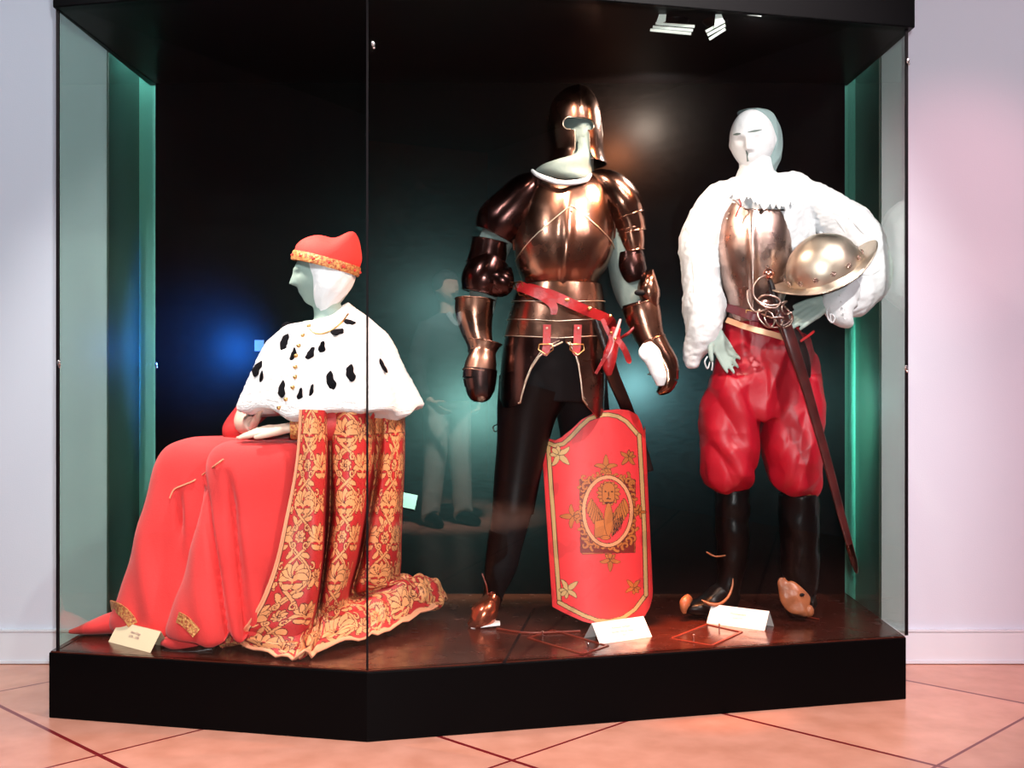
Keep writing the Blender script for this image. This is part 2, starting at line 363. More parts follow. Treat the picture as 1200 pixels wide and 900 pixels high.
def st(name, ms, m): return mk(name, ms, m, kind='structure', smooth=False)
st('floor', box((0, .5, -.03), 8.4, 9.2, .06), mf)
st('ceiling', box((0, .5, 3.43), 8.4, 9.2, .06), M['dark_ceiling'])
st('wall_left', box((-4.15, .5, 1.7), .1, 9.0, 3.4), M['wall'])
st('wall_right', box((4.15, .5, 1.7), .1, 9.0, 3.4), M['wall'])
st('wall_front', box((0, -4.0, 1.7), 8.4, .1, 3.4), M['red_wall'])
NT = 2.75                                          # the wall around the recess, as one shell
wb = prism([(-4.1, WY), (NL, WY), (NL, 4.95), (-4.1, 4.95)], 0, 3.4), prism([(NR, WY), (4.1, WY), (4.1, 4.95), (NR2+.02, 4.95), (NR2+.005, NY), ], 0, 3.4), prism([(NL, WY), (NR, WY), (NR2, 4.95), (NL, 4.95)], NT, 3.4)
st('wall_back', join(*wb), M['wall'])
st('trim_1', join(box((NL+.003, (WY+NY)/2+.003, NT/2), .006, NY-WY-.006, NT)), M['niche'])
r_ = Matrix.Rotation(-math.atan2(NR2-NR, NY-WY), 4, 'Z')
st('trim_2', box(((NR+NR2)/2-.004, (WY+NY)/2+.003, NT/2), .006, NY-WY-.006, NT, r_), M['niche'])
st('trim_3', box(((NL+NR2)/2, NY+.015, NT/2), NR2-NL, .03, NT), M['niche_back'])
for nm, x0, x1 in (('baseboard_left', -4.1, NL), ('baseboard_right', NR, 4.1)):
    st(nm, join(box(((x0+x1)/2, WY-.008, .065), x1-x0, .016, .112), box(((x0+x1)/2, WY-.011, .008), x1-x0, .022, .010), box(((x0+x1)/2, WY-.010, .126), x1-x0, .020, .007)), M['base'])

# ---------------------------------------------------------------- display case
LF, AP, RF = (-1.401, 3.70), (-.361, 3.454), (1.409, 3.91)
BL, BR_ = (-1.365, 4.70), (1.448, 4.70)
case = thing('display_case', 'large black museum display case with angled glass front and green glass sides', 'display case', (0, 4.1, 0))
def inset(poly, d):
    c = np.mean(poly, 0); return [tuple(c+(np.array(p)-c)*(1-d/np.linalg.norm(np.array(p)-c))) for p in poly]
base = [LF, AP, RF, BR_, BL]
mk('plinth', prism(base, .0, PT-.004), M['black'], case, smooth=False, mods=[('BEVEL', dict(width=.004, segments=2, limit_method='ANGLE'))])
mk('plinth_top', prism(inset(base, .006), PT-.006, PT), M['top'], case, smooth=False)
mk('board_seam', ribbon([G(626, 713)+Vector((0, 0, .0003)), G(590, 778)+Vector((0, 0, .0003))], .009, .001, (0, 0, 1)), M['seam'], case, smooth=False)
CB = 2.262
can = [(-1.385, 3.69), (-.361, 3.44), (1.437, 3.905), (1.455, 4.70), (-1.37, 4.70)]
mk('canopy', prism(can, CB, 2.62), M['black'], case, smooth=False, mods=[('BEVEL', dict(width=.004, segments=2, limit_method='ANGLE'))])
mk('back_board', box(((-1.335+1.432)/2, 4.667, (PT+CB)/2), 1.432+1.335, .02, CB-PT), M['board'], case, smooth=False)
def pane(name, a, b, m, th=.008, lab=None):
    a = np.array(a); b = np.array(b); d = (b-a); d = d/np.linalg.norm(d); n = np.array([-d[1], d[0]])*th/2
    return mk(name, prism([tuple(a-n), tuple(b-n), tuple(b+n), tuple(a+n)], PT, CB), m, case, smooth=False, label=lab)
gl, ga, gr = (-1.374, 3.712), (-.361, 3.472), (1.413, 3.925)
pane('glass_pane', gl, ga, M['glass']); pane('glass_pane', ga, gr, M['glass'])
pane('glass_pane', (-1.374, 3.72), (-1.338, 4.655), M['sideglass'], lab='green-tinted side pane of glass')
pane('glass_pane', (1.413, 3.935), (1.436, 4.655), M['sideglass'], lab='green-tinted side pane of glass')
def post(x, y, r): return mk('corner_seal', prism([(x-r, y-r), (x+r, y-r), (x+r, y+r), (x-r, y+r)], PT, CB), M['seam'], case, smooth=False)
post(gl[0]-.002, gl[1], .0045); post(ga[0], ga[1]-.004, .003); post(gr[0]+.002, gr[1], .0045)
for px, py, Y in ((437, 51, 3.463), (69, 425, 3.702), (183, 427, 4.63), (1064, 71, 3.915), (1062, 431, 3.915)):
    p = W(px, py, Y); mk('glass_clip', [ball(p, .006, .004, .010), ball(p+Vector((.003, -.002, -.012)), .004, .003, .005)], M['clip'], case)
# little frames let into the plinth top, with their screws
def frame_on(pts, scr, lab):
    P = [G(*p) for p in pts]; t = thing('floor_frame', lab, 'frame', sum(P, Vector())/4)
    parts = []
    for i in range(4):
        a, b_ = P[i], P[(i+1) % 4]; d = (b_-a).normalized(); parts.append(ribbon([a-d*.003+Vector((0, 0, .0016)), b_+d*.003+Vector((0, 0, .0016))], .008, .003, (0, 0, 1)))
    mk('frame', parts, M['copper'], t, smooth=False)
    for s in scr:
        c = G(*s)+Vector((0, 0, .006)); mk('screw', [tube([c-Vector((0, 0, .006)), c+Vector((0, 0, .010))], .0022, 8), ball(c+Vector((0, 0, .011)), .004, .004, .003)], M['clip'], t)
frame_on([(619, 748), (648, 739), (712, 757), (683, 767)], [(636, 746), (689, 760)], 'thin copper frame with two screws on plinth, before the shield')
frame_on([(786, 749), (829, 732), (869, 741), (834, 757)], [(813, 750), (843, 737)], 'thin copper frame with two screws on plinth, beneath the right card')
# lamps under the canopy
def barn(name, lab, bracket, slats, Y, housing):
    t = thing(name, lab, 'lamp', W(bracket[0][0], bracket[0][1], Y), 'white-finned lamps under the canopy')
    q = [W(a, b_, Y) for a, b_ in bracket]
    A = np.array([tuple(p) for p in q]); V = np.vstack([A, A+np.array((0, .004, 0))]); n = len(q)
    mk('bracket', (V, [tuple(range(n-1, -1, -1)), tuple(range(n, 2*n))]+[(i, (i+1) % n, n+(i+1) % n, n+i) for i in range(n)]), M['fin'], t, smooth=False)
    for (a, b_, c, d) in slats:
        mk('fin', ribbon([W(a, b_, Y+.01), W(c, d, Y+.01)], .0085, .003, (0, -.8, -.5)), M['fin'], t, smooth=False)
    c = W(*housing, Y+.07); mk('housing', [ball(c, .045, .05, .035), tube([c, (c.x, c.y, CB)], .012)], M['black'], t)
barn('barn_door_lamp', 'left lamp with three long white fins under the canopy', [(774, 6), (782, 6), (780, 25), (768, 29), (772, 18)], [(768, 27.5, 814, 31), (765, 31.5, 812, 35.5), (762, 35, 810, 39.5)], 3.76, (792, 22))
barn('barn_door_lamp', 'right lamp with short tilted white fins under the canopy', [(839, 13), (844, 13), (849, 26), (837, 33)], [(827, 37, 849, 25), (829, 41, 850, 29.5), (831, 46, 850, 34)], 3.76, (838, 20))
mk('lamp_rail', tube([W(800, 9, 3.77), W(892, 19, 3.77)], .002, 6), M['fin'], None, label='thin metal rail running above the two canopy lamps', cat='rail')
# place cards
def fnt(txt, size, parent, Mx, m):
    c = bpy.data.curves.new('lettering', 'FONT'); c.body = txt; c.size = size; c.align_x = 'CENTER'; c.extrude = .0002
    o = bpy.data.objects.new('lettering', c); sc.collection.objects.link(o); bpy.context.view_layer.update()
    me = bpy.data.meshes.new_from_object(o.evaluated_get(bpy.context.evaluated_depsgraph_get())); bpy.data.objects.remove(o); c = me
    o = bpy.data.objects.new('lettering', me); sc.collection.objects.link(o); o.parent = parent; c.materials.append(m)
    Mx = Mx.copy(); Mx.translation -= Vector(ROOTB[parent.name]); o.matrix_local = Mx
def tent(pl, pr, pb, side, h, m, lab, lines):
    a, b_ = G(*pl), G(*pr); bk = G(*pb); off = (bk-b_) if side == 'r' else (bk-a)
    mid = off*.5; t = thing('place_card', lab, 'card', (a+b_)/2+mid, 'folded place cards on the plinth')
    up = Vector((0, 0, h)); th = Vector((0, 0, .0015))
    A = [a, b_, b_+mid+up, a+mid+up]; B = [a+off, b_+off, b_+mid+up, a+mid+up]
    def q(P, n): V = np.array([tuple(p) for p in P]+[tuple(p+n) for p in P]); return V, [(0, 1, 2, 3), (7, 6, 5, 4), (0, 4, 5, 1), (1, 5, 6, 2), (2, 6, 7, 3), (3, 7, 4, 0)]
    n1 = (A[1]-A[0]).cross(A[3]-A[0]).normalized()
    mk('card_face', q(A, -n1*.001), m, t, smooth=False); mk('card_back', q(B, n1*.001), m, t, smooth=False)
    ex = (b_-a).normalized(); ey = (A[3]-A[0]).normalized(); ez = ex.cross(ey)
    for i, (tx, s) in enumerate(lines):
        p = (A[0]+A[1])/2+(A[3]-A[0])*(.60-.19*i)+ez*.0008; Mx = Matrix((ex, ey, ez)).transposed().to_4x4(); Mx.translation = p
        fnt(tx, s, t, Mx, M['ink'])
tent((127, 752), (176, 765), (201, 760), 'r', .062, M['cream'], 'cream place card before the seated red-robed figure', [('Abito Doge', .012), ('1570 - 1590', .012)])
tent((703, 755), (764, 746), (684, 748), 'l', .06, M['card'], 'white place card standing in front of the red shield', [('Armatura da Piede', .010), ('Seconda meta del secolo', .009), ('XVI', .009)])
tent((828, 730), (896, 739), (907, 734), 'r', .06, M['card'], 'white place card between the boots of the figure in breeches', [('Moschettiere', .011), ('secolo XVII', .008)])
# small cards on the board standing in for reflected labels
def reflected_label(px, py, wpx, hpx, rot, lab):
    c = W(px, py, 4.652); mk('reflected_label', box(c, wpx*4.65/F, .006, hpx*4.65/F, Matrix.Rotation(rot, 4, 'Y')), M['label'], None, smooth=False, label=lab, cat='label', group='cards for label reflections on the back board')
reflected_label(479, 587, 18, 17, .2, 'small card standing in for a reflected label behind the brocade cloak')
reflected_label(304, 405, 11, 13, 0, 'tiny card standing in for a reflected label behind the ermine cape')
# ---------------------------------------------------------------- mannequin pieces
def head(c, H, yaw=0, pitch=0, roll=0, nose=1.0):
    m, n = 90, 96; ph = np.linspace(.01, math.pi-.01, m)[:, None]; T = np.linspace(0, 2*math.pi, n, endpoint=False)[None]
    x = np.sin(ph)*np.cos(T); y = np.sin(ph)*np.sin(T); z = np.cos(ph)*np.ones_like(T)   # face towards -y
    jaw = np.clip(-z-.1, 0, 1); X = x*.355*(1-.38*jaw**1.3); Y_ = y*.44*(1-.12*jaw)-jaw*.03; Z = z*.5
    g = lambda a, s: np.exp(-(a/s)**2)
    fr = np.clip(-y, 0, 1)**.7
    tip = np.where(Z > -.115, np.clip(1-(Z+.115)/.24, 0, 1)**1.2, np.clip(1+(Z+.115)/.045, 0, 1))
    d = nose*.125*g(X, .045+.012*tip)*tip+.025*g(Z-.10, .05)*g(X, .22)-.04*(g(X-.13, .065)+g(X+.13, .065))*g(Z-.035, .045)
    d += .022*g(X, .08)*(g(Z+.225, .018)+g(Z+.27, .02))-.012*g(X, .09)*g(Z+.247, .010)+.05*g(X, .10)*g(Z+.40, .07)+.012*g(Z-.2, .12)
    Y_ = Y_-d*fr
    ear = (g(Y_-.03, .05)*g(Z+.02, .08))*np.sign(X)*.03*(np.abs(x) > .75); X = X+ear
    P = np.stack([X, Y_, Z], -1)*H
    R = Matrix.Rotation(-math.radians(yaw), 3, 'Z')@Matrix.Rotation(math.radians(pitch), 3, 'X')@Matrix.Rotation(math.radians(roll), 3, 'Y')
    return tube_mesh(P@np.array(R).T+np.array(tuple(c)))
def hand(wr, d, nrm, size=1.0, thumb=1, curl=(.25, .3, .35, .4), spread=.10, th=(.55, .75, .25), flat=1.0, tc=.3):
    wr = Vector(wr); d = Vector(d).normalized(); nrm = Vector(nrm); nrm = (nrm-d*nrm.dot(d)).normalized(); s = d.cross(nrm)*thumb
    out = []; offs = (.030, .010, -.010, -.029); ln = (.92, 1.0, .95, .76)
    for i in range(4):
        k = wr+d*(.088-.006*abs(i-1))*size+s*offs[i]*size
        out.append(tube([wr+s*offs[i]*.55*size-d*.01, wr.lerp(k, .55)+s*offs[i]*.08*size+nrm*.004*size, k], [.0135*size, .0145*size, .0112*size], 10))
        a = Vector((0, 0, 0)); p = k.copy(); pts = [p.copy()]; dd = (d+s*(offs[i]/.03)*spread).normalized(); ang = 0
        for L_, f in ((.043, .7), (.028, 1.0), (.022, .8)):
            ang += curl[i]*f; v = dd*math.cos(ang)+nrm*math.sin(ang); p = p+v*L_*ln[i]*size; pts.append(p.copy())
        out.append(tube([k-dd*.012*size]+pts, [.0105*size, .0104*size, .0092*size, .0084*size, .0062*size], 10))
        out.append(ball(pts[-1], .0064*size))
    b0 = wr+d*.018*size+s*.018*size; v = (d*th[0]+s*th[1]+nrm*th[2]).normalized(); v2 = (v*(1-tc)+d*tc).normalized()
    b1 = b0+v*.042*size; b2 = b1+v2*.032*size; b3 = b2+(v2*(1-tc)+d*tc).normalized()*.024*size
    out.append(tube([b0, b1, b2, b3], [.0155*size, .0125*size, .0105*size, .0075*size], 10)); out.append(ball(b3, .0078*size))
    out.append(ball(b0.lerp(b1, .35)+d*.012*size, .017*size))
    return out
def limb(*s): return ploft(list(s), 24, 30)

# ---------------------------------------------------------------- seated figure in the red robe
doge = thing('mannequin', 'seated mannequin in scarlet robe, white ermine cape and red cap, facing left', 'mannequin', (-.55, 3.95, PT), 'costumed mannequins in the case')
DY = 3.93
body = [head(W(380.5, 323, DY), .225, 80, 2, nose=.95), limb((380, 338, DY, 36, .05), (384, 362, DY, 33, .05), (390, 385, DY, 50, .07)),
        Loft([(376, 356, 426, DY, .08), (392, 344, 438, DY+.02, .12), (430, 348, 440, DY+.05, .12), (480, 352, 438, DY+.08, .12), (535, 350, 438, DY+.08, .12)]).mesh(32, 40),
        limb((422, 395, 3.86, 36, .045), (430, 440, 3.83, 34, .042), (425, 478, 3.80, 30, .04), (385, 499, 3.76, 26, .034), (344, 500, 3.735, 20, .026)),
        limb((352, 400, 4.04, 36, .045), (325, 445, 4.04, 34, .04), (292, 484, 3.99, 28, .036), (287, 497, 3.93, 24, .03), (295, 497, 3.87, 19, .024)),
        limb((420, 540, 3.99, 50, .06), (350, 546, 3.87, 44, .05), (285, 555, 3.80, 42, .055), (265, 600, 3.80, 34, .05), (245, 690, 3.79, 26, .04), (228, 742, 3.78, 20, .035)),
        limb((430, 525, 4.02, 60, .08), (300, 540, 4.0, 50, .07), (215, 550, 3.99, 40, .055), (195, 600, 3.99, 32, .05), (165, 680, 3.97, 24, .04), (145, 722, 3.96, 20, .03))]
body += hand(W(338, 501, 3.735), (-1, .02, -.13), (.1, .3, -1), .93, 1, (.05, .08, .1, .12), .02, (.8, .55, .0))
body += hand(W(297, 497, 3.86), (.35, -.5, .55), (.9, 0, -.2), .85, -1, (.2, .25, .3, .35), .02, (1, .12, .0), tc=.9)
Vb, Fb = fuse(body, .0045, 4); hm = (Vb[:, 2] < wz(478, 3.8)) & (Vb[:, 0] < wx(352, 3.75)) & (Vb[:, 2] > .86)
mk('body', (Vb, Fb), mat('pale_figure', (.36, .46, .42), .7, attr='paint'), doge, col=np.where(hm[:, None], np.array((.66, .50, .40)), np.array((.22, .31, .28))))
# warm light painted on the hands, green-grey shade on the rest; one body

coifL = Loft([(292, 357, 419, DY, .095), (305, 357, 419, DY, .098), (322, 359, 417, DY, .100), (338, 364, 411, DY, .096), (350, 367, 402, DY, .080), (360, 371, 393, DY, .060), (367, 375, 386, DY, .045)],
             disp=lambda T, py, z: .0022*np.sin(T*9+z*60)*np.clip((py-300)/40, 0, 1))
mk('coif', fuse([coifL.mesh(72, 50)], .005, 2), M['linen'], doge)
# horned cap: band plus a dome whose crown rises to a blunt horn at the back
hc = W(382, 309, DY); U = Vector((-.26, 0, 1)).normalized(); S_ = Vector((1, 0, .26)).normalized()*-1; S_ = Vector((.968, 0, -.25)).normalized(); U = Vector((.25, 0, .968)); D_ = Vector((0, -1, 0))
def hat(n=72, m=40, rs=.112, rd=.108, off=0.0):
    T = np.linspace(0, 2*math.pi, n, endpoint=False)[None]; ph = np.linspace(0, math.pi/2-.02, m)[:, None]
    k = np.cos(ph)**.75; s = k*np.cos(T); d = k*np.sin(T)
    hgt = .066+.058*np.exp(-((s-.52)/.34)**2)+.012*np.exp(-((s+.35)/.4)**2)
    up = hgt*np.sin(ph)**.9; bul = 1+.05*np.sin(2*ph)
    s2 = s*bul+.10*np.sin(ph)*np.clip(s+.3, 0, 1)
    R = np.array(hc)+(s2*rs)[..., None]*np.array(S_)+(d*rd)[..., None]*np.array(D_)+(up+.012)[..., None]*np.array(U)
    return tube_mesh(R)
cap = mk('cap', hat(), M['hatred'], doge, label='scarlet felt cap with a blunt horn at the back')
T = np.linspace(0, 2*math.pi, 72, endpoint=False)
band = np.array([np.array(hc)+((.1145+b)*np.cos(T))[:, None]*np.array(S_)+((.1105+b)*np.sin(T))[:, None]*np.array(D_)+h*np.array(U) for h, b in ((-.016, -.004), (-.016, .002), (-.010, .004), (.010, .004), (.016, .002), (.016, -.004))])
gem = []
for k in range(14):
    a = 2*math.pi*k/14; p = Vector(np.array(hc)+.1185*math.cos(a)*np.array(S_)+.1145*math.sin(a)*np.array(D_)); gem.append(ball(p, .0055, .0055, .0045, 8, 6))
hb = mk('hat_band', tube_mesh(band, False), M['goldtrim'], cap)
for g_ in gem: mk('bead', g_, M['hatred'], hb)

# ermine cape
def capedisp(T, py, z):
    v = np.clip((py-370)/110, 0, 1); return (.010*np.sin(T*7+1.5)+.006*np.sin(T*13+.4+z*9))*v**1.2
capeL = Loft([(371, 366, 408, DY+.01, .055), (372.5, 357, 418, DY, .085), (377, 344, 432, DY, .125), (383, 334, 444, DY, .15), (391, 325, 453, DY, .175), (405, 311, 462, DY, .20), (430, 300, 472, DY, .225), (455, 290, 484, DY, .24), (472, 284, 491, DY, .25), (480, 285, 490, DY, .248), (484, 294, 480, DY, .22)], 2.15, capedisp)
R = capeL.rings(220, 150); P = R.reshape(-1, 3)
v_ = np.linspace(0, 1, 150)[:, None]*np.ones((1, 220)); R[..., 2] += np.clip(1-v_*3.2, 0, 1)**1.2*(.036*(np.cos(np.linspace(0, 2*math.pi, 220, endpoint=False))[None]+.3)-.012*np.sin(np.linspace(0, 2*math.pi, 220, endpoint=False))[None]); TT = np.linspace(0, 2*math.pi, 220, endpoint=False)[None]
R[..., 2] += (.013*np.sin(TT*5+2.1)+.010*np.sin(TT*9+.5))*np.clip(v_-.55, 0, 1)*2
c0 = R.mean(1, keepdims=True); N_ = (R-c0)/(np.linalg.norm(R-c0, axis=2)[..., None]+1e-9)
R = R+N_*(.0012*sn(P, 20, 3)+.0009*sn(P, 70, 4)+.0009*np.random.RandomState(2).randn(len(P)))[:, None].reshape(R.shape[:2]+(1,))
cape = mk('ermine_cape', tube_mesh(R), M['fur'], doge, label='white ermine cape with black tail spots')
Vc, Fc = tube_mesh(R); bv = BVHTree.FromPolygons([tuple(v) for v in Vc], [tuple(int(i) for i in f) for f in Fc])
def hitc(px, py, bvh=bv):
    o = Vector((0, 0, CZ)); d = (W(px, py, 4)-o).normalized(); r = bvh.ray_cast(o, d); return (r[0], r[1]) if r[0] else (W(px, py, DY), Vector((0, -1, 0)))
def spot(p, n, up_ang, w_, l_, m, par, name='ermine_tail', th=.005):
    n = n.normalized() if n.y < 0 else -n.normalized(); up = Vector((math.sin(up_ang), 0, math.cos(up_ang))); up = (up-n*up.dot(n)).normalized(); sd = up.cross(n)
    Mx = Matrix((sd, n, up)).transposed()
    V, Fs = ball((0, 0, 0), w_, th, l_, 20, 24); r = np.random.RandomState(int(p.x*1e4) % 9999); k = V[:, 2]/l_
    f = r.rand()*6; V[:, 0] = V[:, 0]*(1-.3*k+.12*np.sin(k*7+f))+.22*w_*np.sin(k*3+f)
    mk(name, (V@np.array(Mx).T+np.array(tuple(p+n*.002)), Fs), m, par)
for a, b, ang, w_, l_ in ((336, 381, 1.0, .010, .018), (334, 401, .25, .016, .030), (302, 432, .35, .015, .029), (307, 443, .45, .010, .027), (331, 456, -.25, .014, .030), (344, 415, .2, .009, .022),
                          (351, 464, .35, .009, .029), (365, 457, .3, .006, .020), (364, 414, .5, .011, .024), (377, 407, .4, .011, .022), (396, 389, .5, .015, .026), (410, 378, 1.15, .012, .020),
                          (388, 446, -.1, .014, .032), (411, 437, .05, .014, .030), (448, 428, -.15, .011, .030)):
    p, n = hitc(a, b); spot(p, n, ang, w_, l_, M['tail'], cape)
for i, (a, b) in enumerate(((362, 382), (355, 393), (350, 405), (347, 417), (346, 430), (346, 442), (343, 454), (335, 468), (327, 478))):
    p, n = hitc(a, b); mk('button', [ball(p-Vector((0, .003, 0)), .0075, .006, .0065, 12, 8), ball(p-Vector((-.005, .006, -.004)), .003, .003, .003, 8, 6)], M['gold'], cape)
mk('neck_chain', tube([hitc(a, b)[0]+Vector((0, -.003, 0)) for a, b in ((363, 385), (369, 390), (378, 391), (390, 386), (401, 377), (408, 368))], .003, 8), M['gold'], cape)

# robe: two knees under heavy wool, falling to the floor
A = Loft([(512, 225, 350, 3.99, .08), (519, 202, 350, 3.99, .12), (530, 189, 350, 3.99, .14), (550, 180, 345, 3.99, .15), (590, 171, 335, 3.98, .15), (640, 157, 320, 3.97, .15), (690, 142, 305, 3.95, .15), (715, 134, 300, 3.94, .15), (726, 132, 300, 3.94, .15), (736, 134, 298, 3.94, .145)], 2.3)
B = Loft([(516, 270, 358, 3.80, .07), (522, 256, 362, 3.80, .11), (534, 246, 364, 3.80, .13), (560, 241, 362, 3.795, .14), (600, 236, 358, 3.79, .14), (650, 224, 350, 3.78, .145), (700, 206, 338, 3.77, .145), (726, 197, 330, 3.765, .145), (738, 195, 332, 3.765, .145), (746, 198, 330, 3.765, .135)], 2.2)
V, Fs = fuse([A.mesh(64, 60), B.mesh(64, 60)], .008, 10, .6); N = normals(V, Fs)
down = np.clip((.86-V[:, 2])/.6, 0, 1); fx = V[:, 0]+.16*(V[:, 2]-.55)+.25*(V[:, 1]-3.8)
def ridge(x, c, w): return np.exp(-((x-c)/w)**2)
d = (.007*np.sin(fx*38+.8*np.sin(V[:, 2]*4))+.003*np.sin(fx*71+V[:, 2]*3))*down+.003*sn(V, 3, 5)
sl = V[:, 0]-.10*(V[:, 2]-.3)                    # two deep creases in the near leg
d -= (.035*ridge(V[:, 0]+.14*(V[:, 2]-.5), -.785, .016)+.04*ridge(V[:, 0]+.22*(V[:, 2]-.5), -.865, .013))*np.clip((.80-V[:, 2])/.12, 0, 1)*(V[:, 1] < 3.78)
d -= .03*ridge(V[:, 0]+.05*V[:, 2], -.99, .012)*ridge(V[:, 2], .62, .07)*(V[:, 1] < 3.9)
V = V+N*d[:, None]; V[:, 2] = np.maximum(V[:, 2], PT+.004)
robe = mk('robe', (V, Fs), M['red'], doge)
Vr, Fr = V, Fs; bvr = BVHTree.FromPolygons([tuple(v) for v in Vr], [tuple(int(i) for i in f) for f in Fr])
mk('robe_piping', tube([hitc(a, b, bvr)[0]+Vector((0, -.002, 0)) for a, b in ((199, 584), (204, 574), (214, 569), (226, 564), (238, 556), (250, 547), (262, 538))], .0028, 8), M['piping'], robe)
# sleeves with brocade cuffs
mk('sleeve', fuse([limb((420, 470, 3.82, 56, .06), (395, 492, 3.775, 46, .052), (370, 500, 3.75, 36, .042), (349, 500, 3.738, 30, .034))], .005, 2), M['brocade'], doge, col=(.5, .03, .03))
mk('sleeve', fuse([limb((330, 440, 4.0, 50, .05), (296, 480, 4.03, 36, .05), (274, 505, 4.02, 28, .04), (290, 506, 3.96, 26, .034))], .005, 2), M['brocade'], doge, col=(.5, .03, .03))
mk('cuff', limb((354, 500, 3.737, 31, .036), (347, 500, 3.736, 31, .036), (341, 500, 3.735, 29, .034)), M['goldtrim'], doge)
# slippers
def shoe(pts, m=M['red']): return ploft(pts, 32, 40, ex=2.3)
s1 = mk('slipper', shoe([(166, 727, 3.94, 22, .045), (150, 727, 3.94, 27, .05), (130, 730, 3.94, 24, .055), (108, 735, 3.935, 16, .045), (92, 738.5, 3.93, 8.5, .028), (82, 740, 3.93, 4, .012)]), M['red'], doge)
s2 = mk('slipper', shoe([(245, 744, 3.76, 25, .045), (230, 748, 3.755, 27, .05), (213, 750, 3.75, 25, .055), (200, 751, 3.75, 16, .05), (191, 752.5, 3.75, 6, .03)]), M['red'], doge)
for pts in (((131, 710), (138, 713), (146, 719), (153, 727), (156, 733)), ((209, 724), (216, 728), (224, 735), (231, 743))):
    P = []
    for a, b_ in pts:
        h = hitc(a, b_, bvr)[0]; P.append(h+Vector((0, -.004, .003)))
    mk('hem_trim', ribbon(P, .034, .006), M['goldtrim'], robe)
mk('slipper_shadow', ploft([(252, 757, 3.75, 14, .05), (220, 760, 3.745, 12, .058), (194, 760, 3.745, 8, .04)], 24, 20), M['darkleather'], s2)  # dark strip built in for the shadow under the near slipper

# ---------------------------------------------------------------- brocade painting
RED = np.array((.52, .028, .03)); GLD = np.array((.80, .36, .15)); DRK = np.array((.10, .008, .010))
def canvas(w_, h_, wrap=True):
    y, x = np.mgrid[0:h_, 0:w_].astype(float); return dict(w=w_, h=h_, x=x, y=y, c=np.ones((h_, w_, 3))*RED, wrap=wrap)
def _field(C, P, prof):
    w_, h_ = C['w'], C['h']; best = np.full((h_, w_), 1e9)
    for i in range(len(P)-1):
        a, b_ = np.array(P[i], float), np.array(P[i+1], float); ab = b_-a; L2 = ab@ab+1e-9; r = max(prof[i], prof[i+1])+5
        for ox in ((-w_, 0, w_) if C['wrap'] else (0,)):
            for oy in ((-h_, 0, h_) if C['wrap'] else (0,)):
                x0 = int(max(0, min(a[0], b_[0])-r+ox)); x1 = int(min(w_, max(a[0], b_[0])+r+ox+1)); y0 = int(max(0, min(a[1], b_[1])-r+oy)); y1 = int(min(h_, max(a[1], b_[1])+r+oy+1))
                if x1 <= x0 or y1 <= y0: continue
                X = C['x'][y0:y1, x0:x1]-ox; Y_ = C['y'][y0:y1, x0:x1]-oy; t = np.clip(((X-a[0])*ab[0]+(Y_-a[1])*ab[1])/L2, 0, 1)
                v = best[y0:y1, x0:x1]; np.minimum(v, np.hypot(X-a[0]-t*ab[0], Y_-a[1]-t*ab[1])-(prof[i]+(prof[i+1]-prof[i])*t), out=v)
    return best
def seg(C, pts, r0, r1=None, col=GLD, out=None, ow=1.5):
    r1 = r0 if r1 is None else r1; k = len(pts)-1; best = _field(C, pts, [r0+(r1-r0)*i/k for i in range(k+1)])
    if out is not None: C['c'][best < ow] = out
    C['c'][best < 0] = col
def leaf(C, p, ang, L_, w_, col=GLD, out=DRK, curl=0.0, ow=2.0):
    n = 8; P = []; a = ang; q = np.array(p, float)
    for i in range(n+1):
        P.append(q.copy()); q = q+np.array((math.cos(a), math.sin(a)))*L_/n; a += curl/n
    best = _field(C, P, [w_*max(0, math.sin(math.pi*(.12+.83*i/n)))**.8 for i in range(n+1)])
    if out is not None: C['c'][best < ow] = out
    C['c'][best < 0] = col
def spiral(C, c, r, a0, turns, w_, col=GLD, out=DRK, sgn=1):
    P = [np.array(c)+r*(1-.75*t)*np.array((math.cos(a0+sgn*turns*2*math.pi*t), math.sin(a0+sgn*turns*2*math.pi*t))) for t in np.linspace(0, 1, 22)]
    seg(C, P, w_, w_*.6, col, out, 2.0)
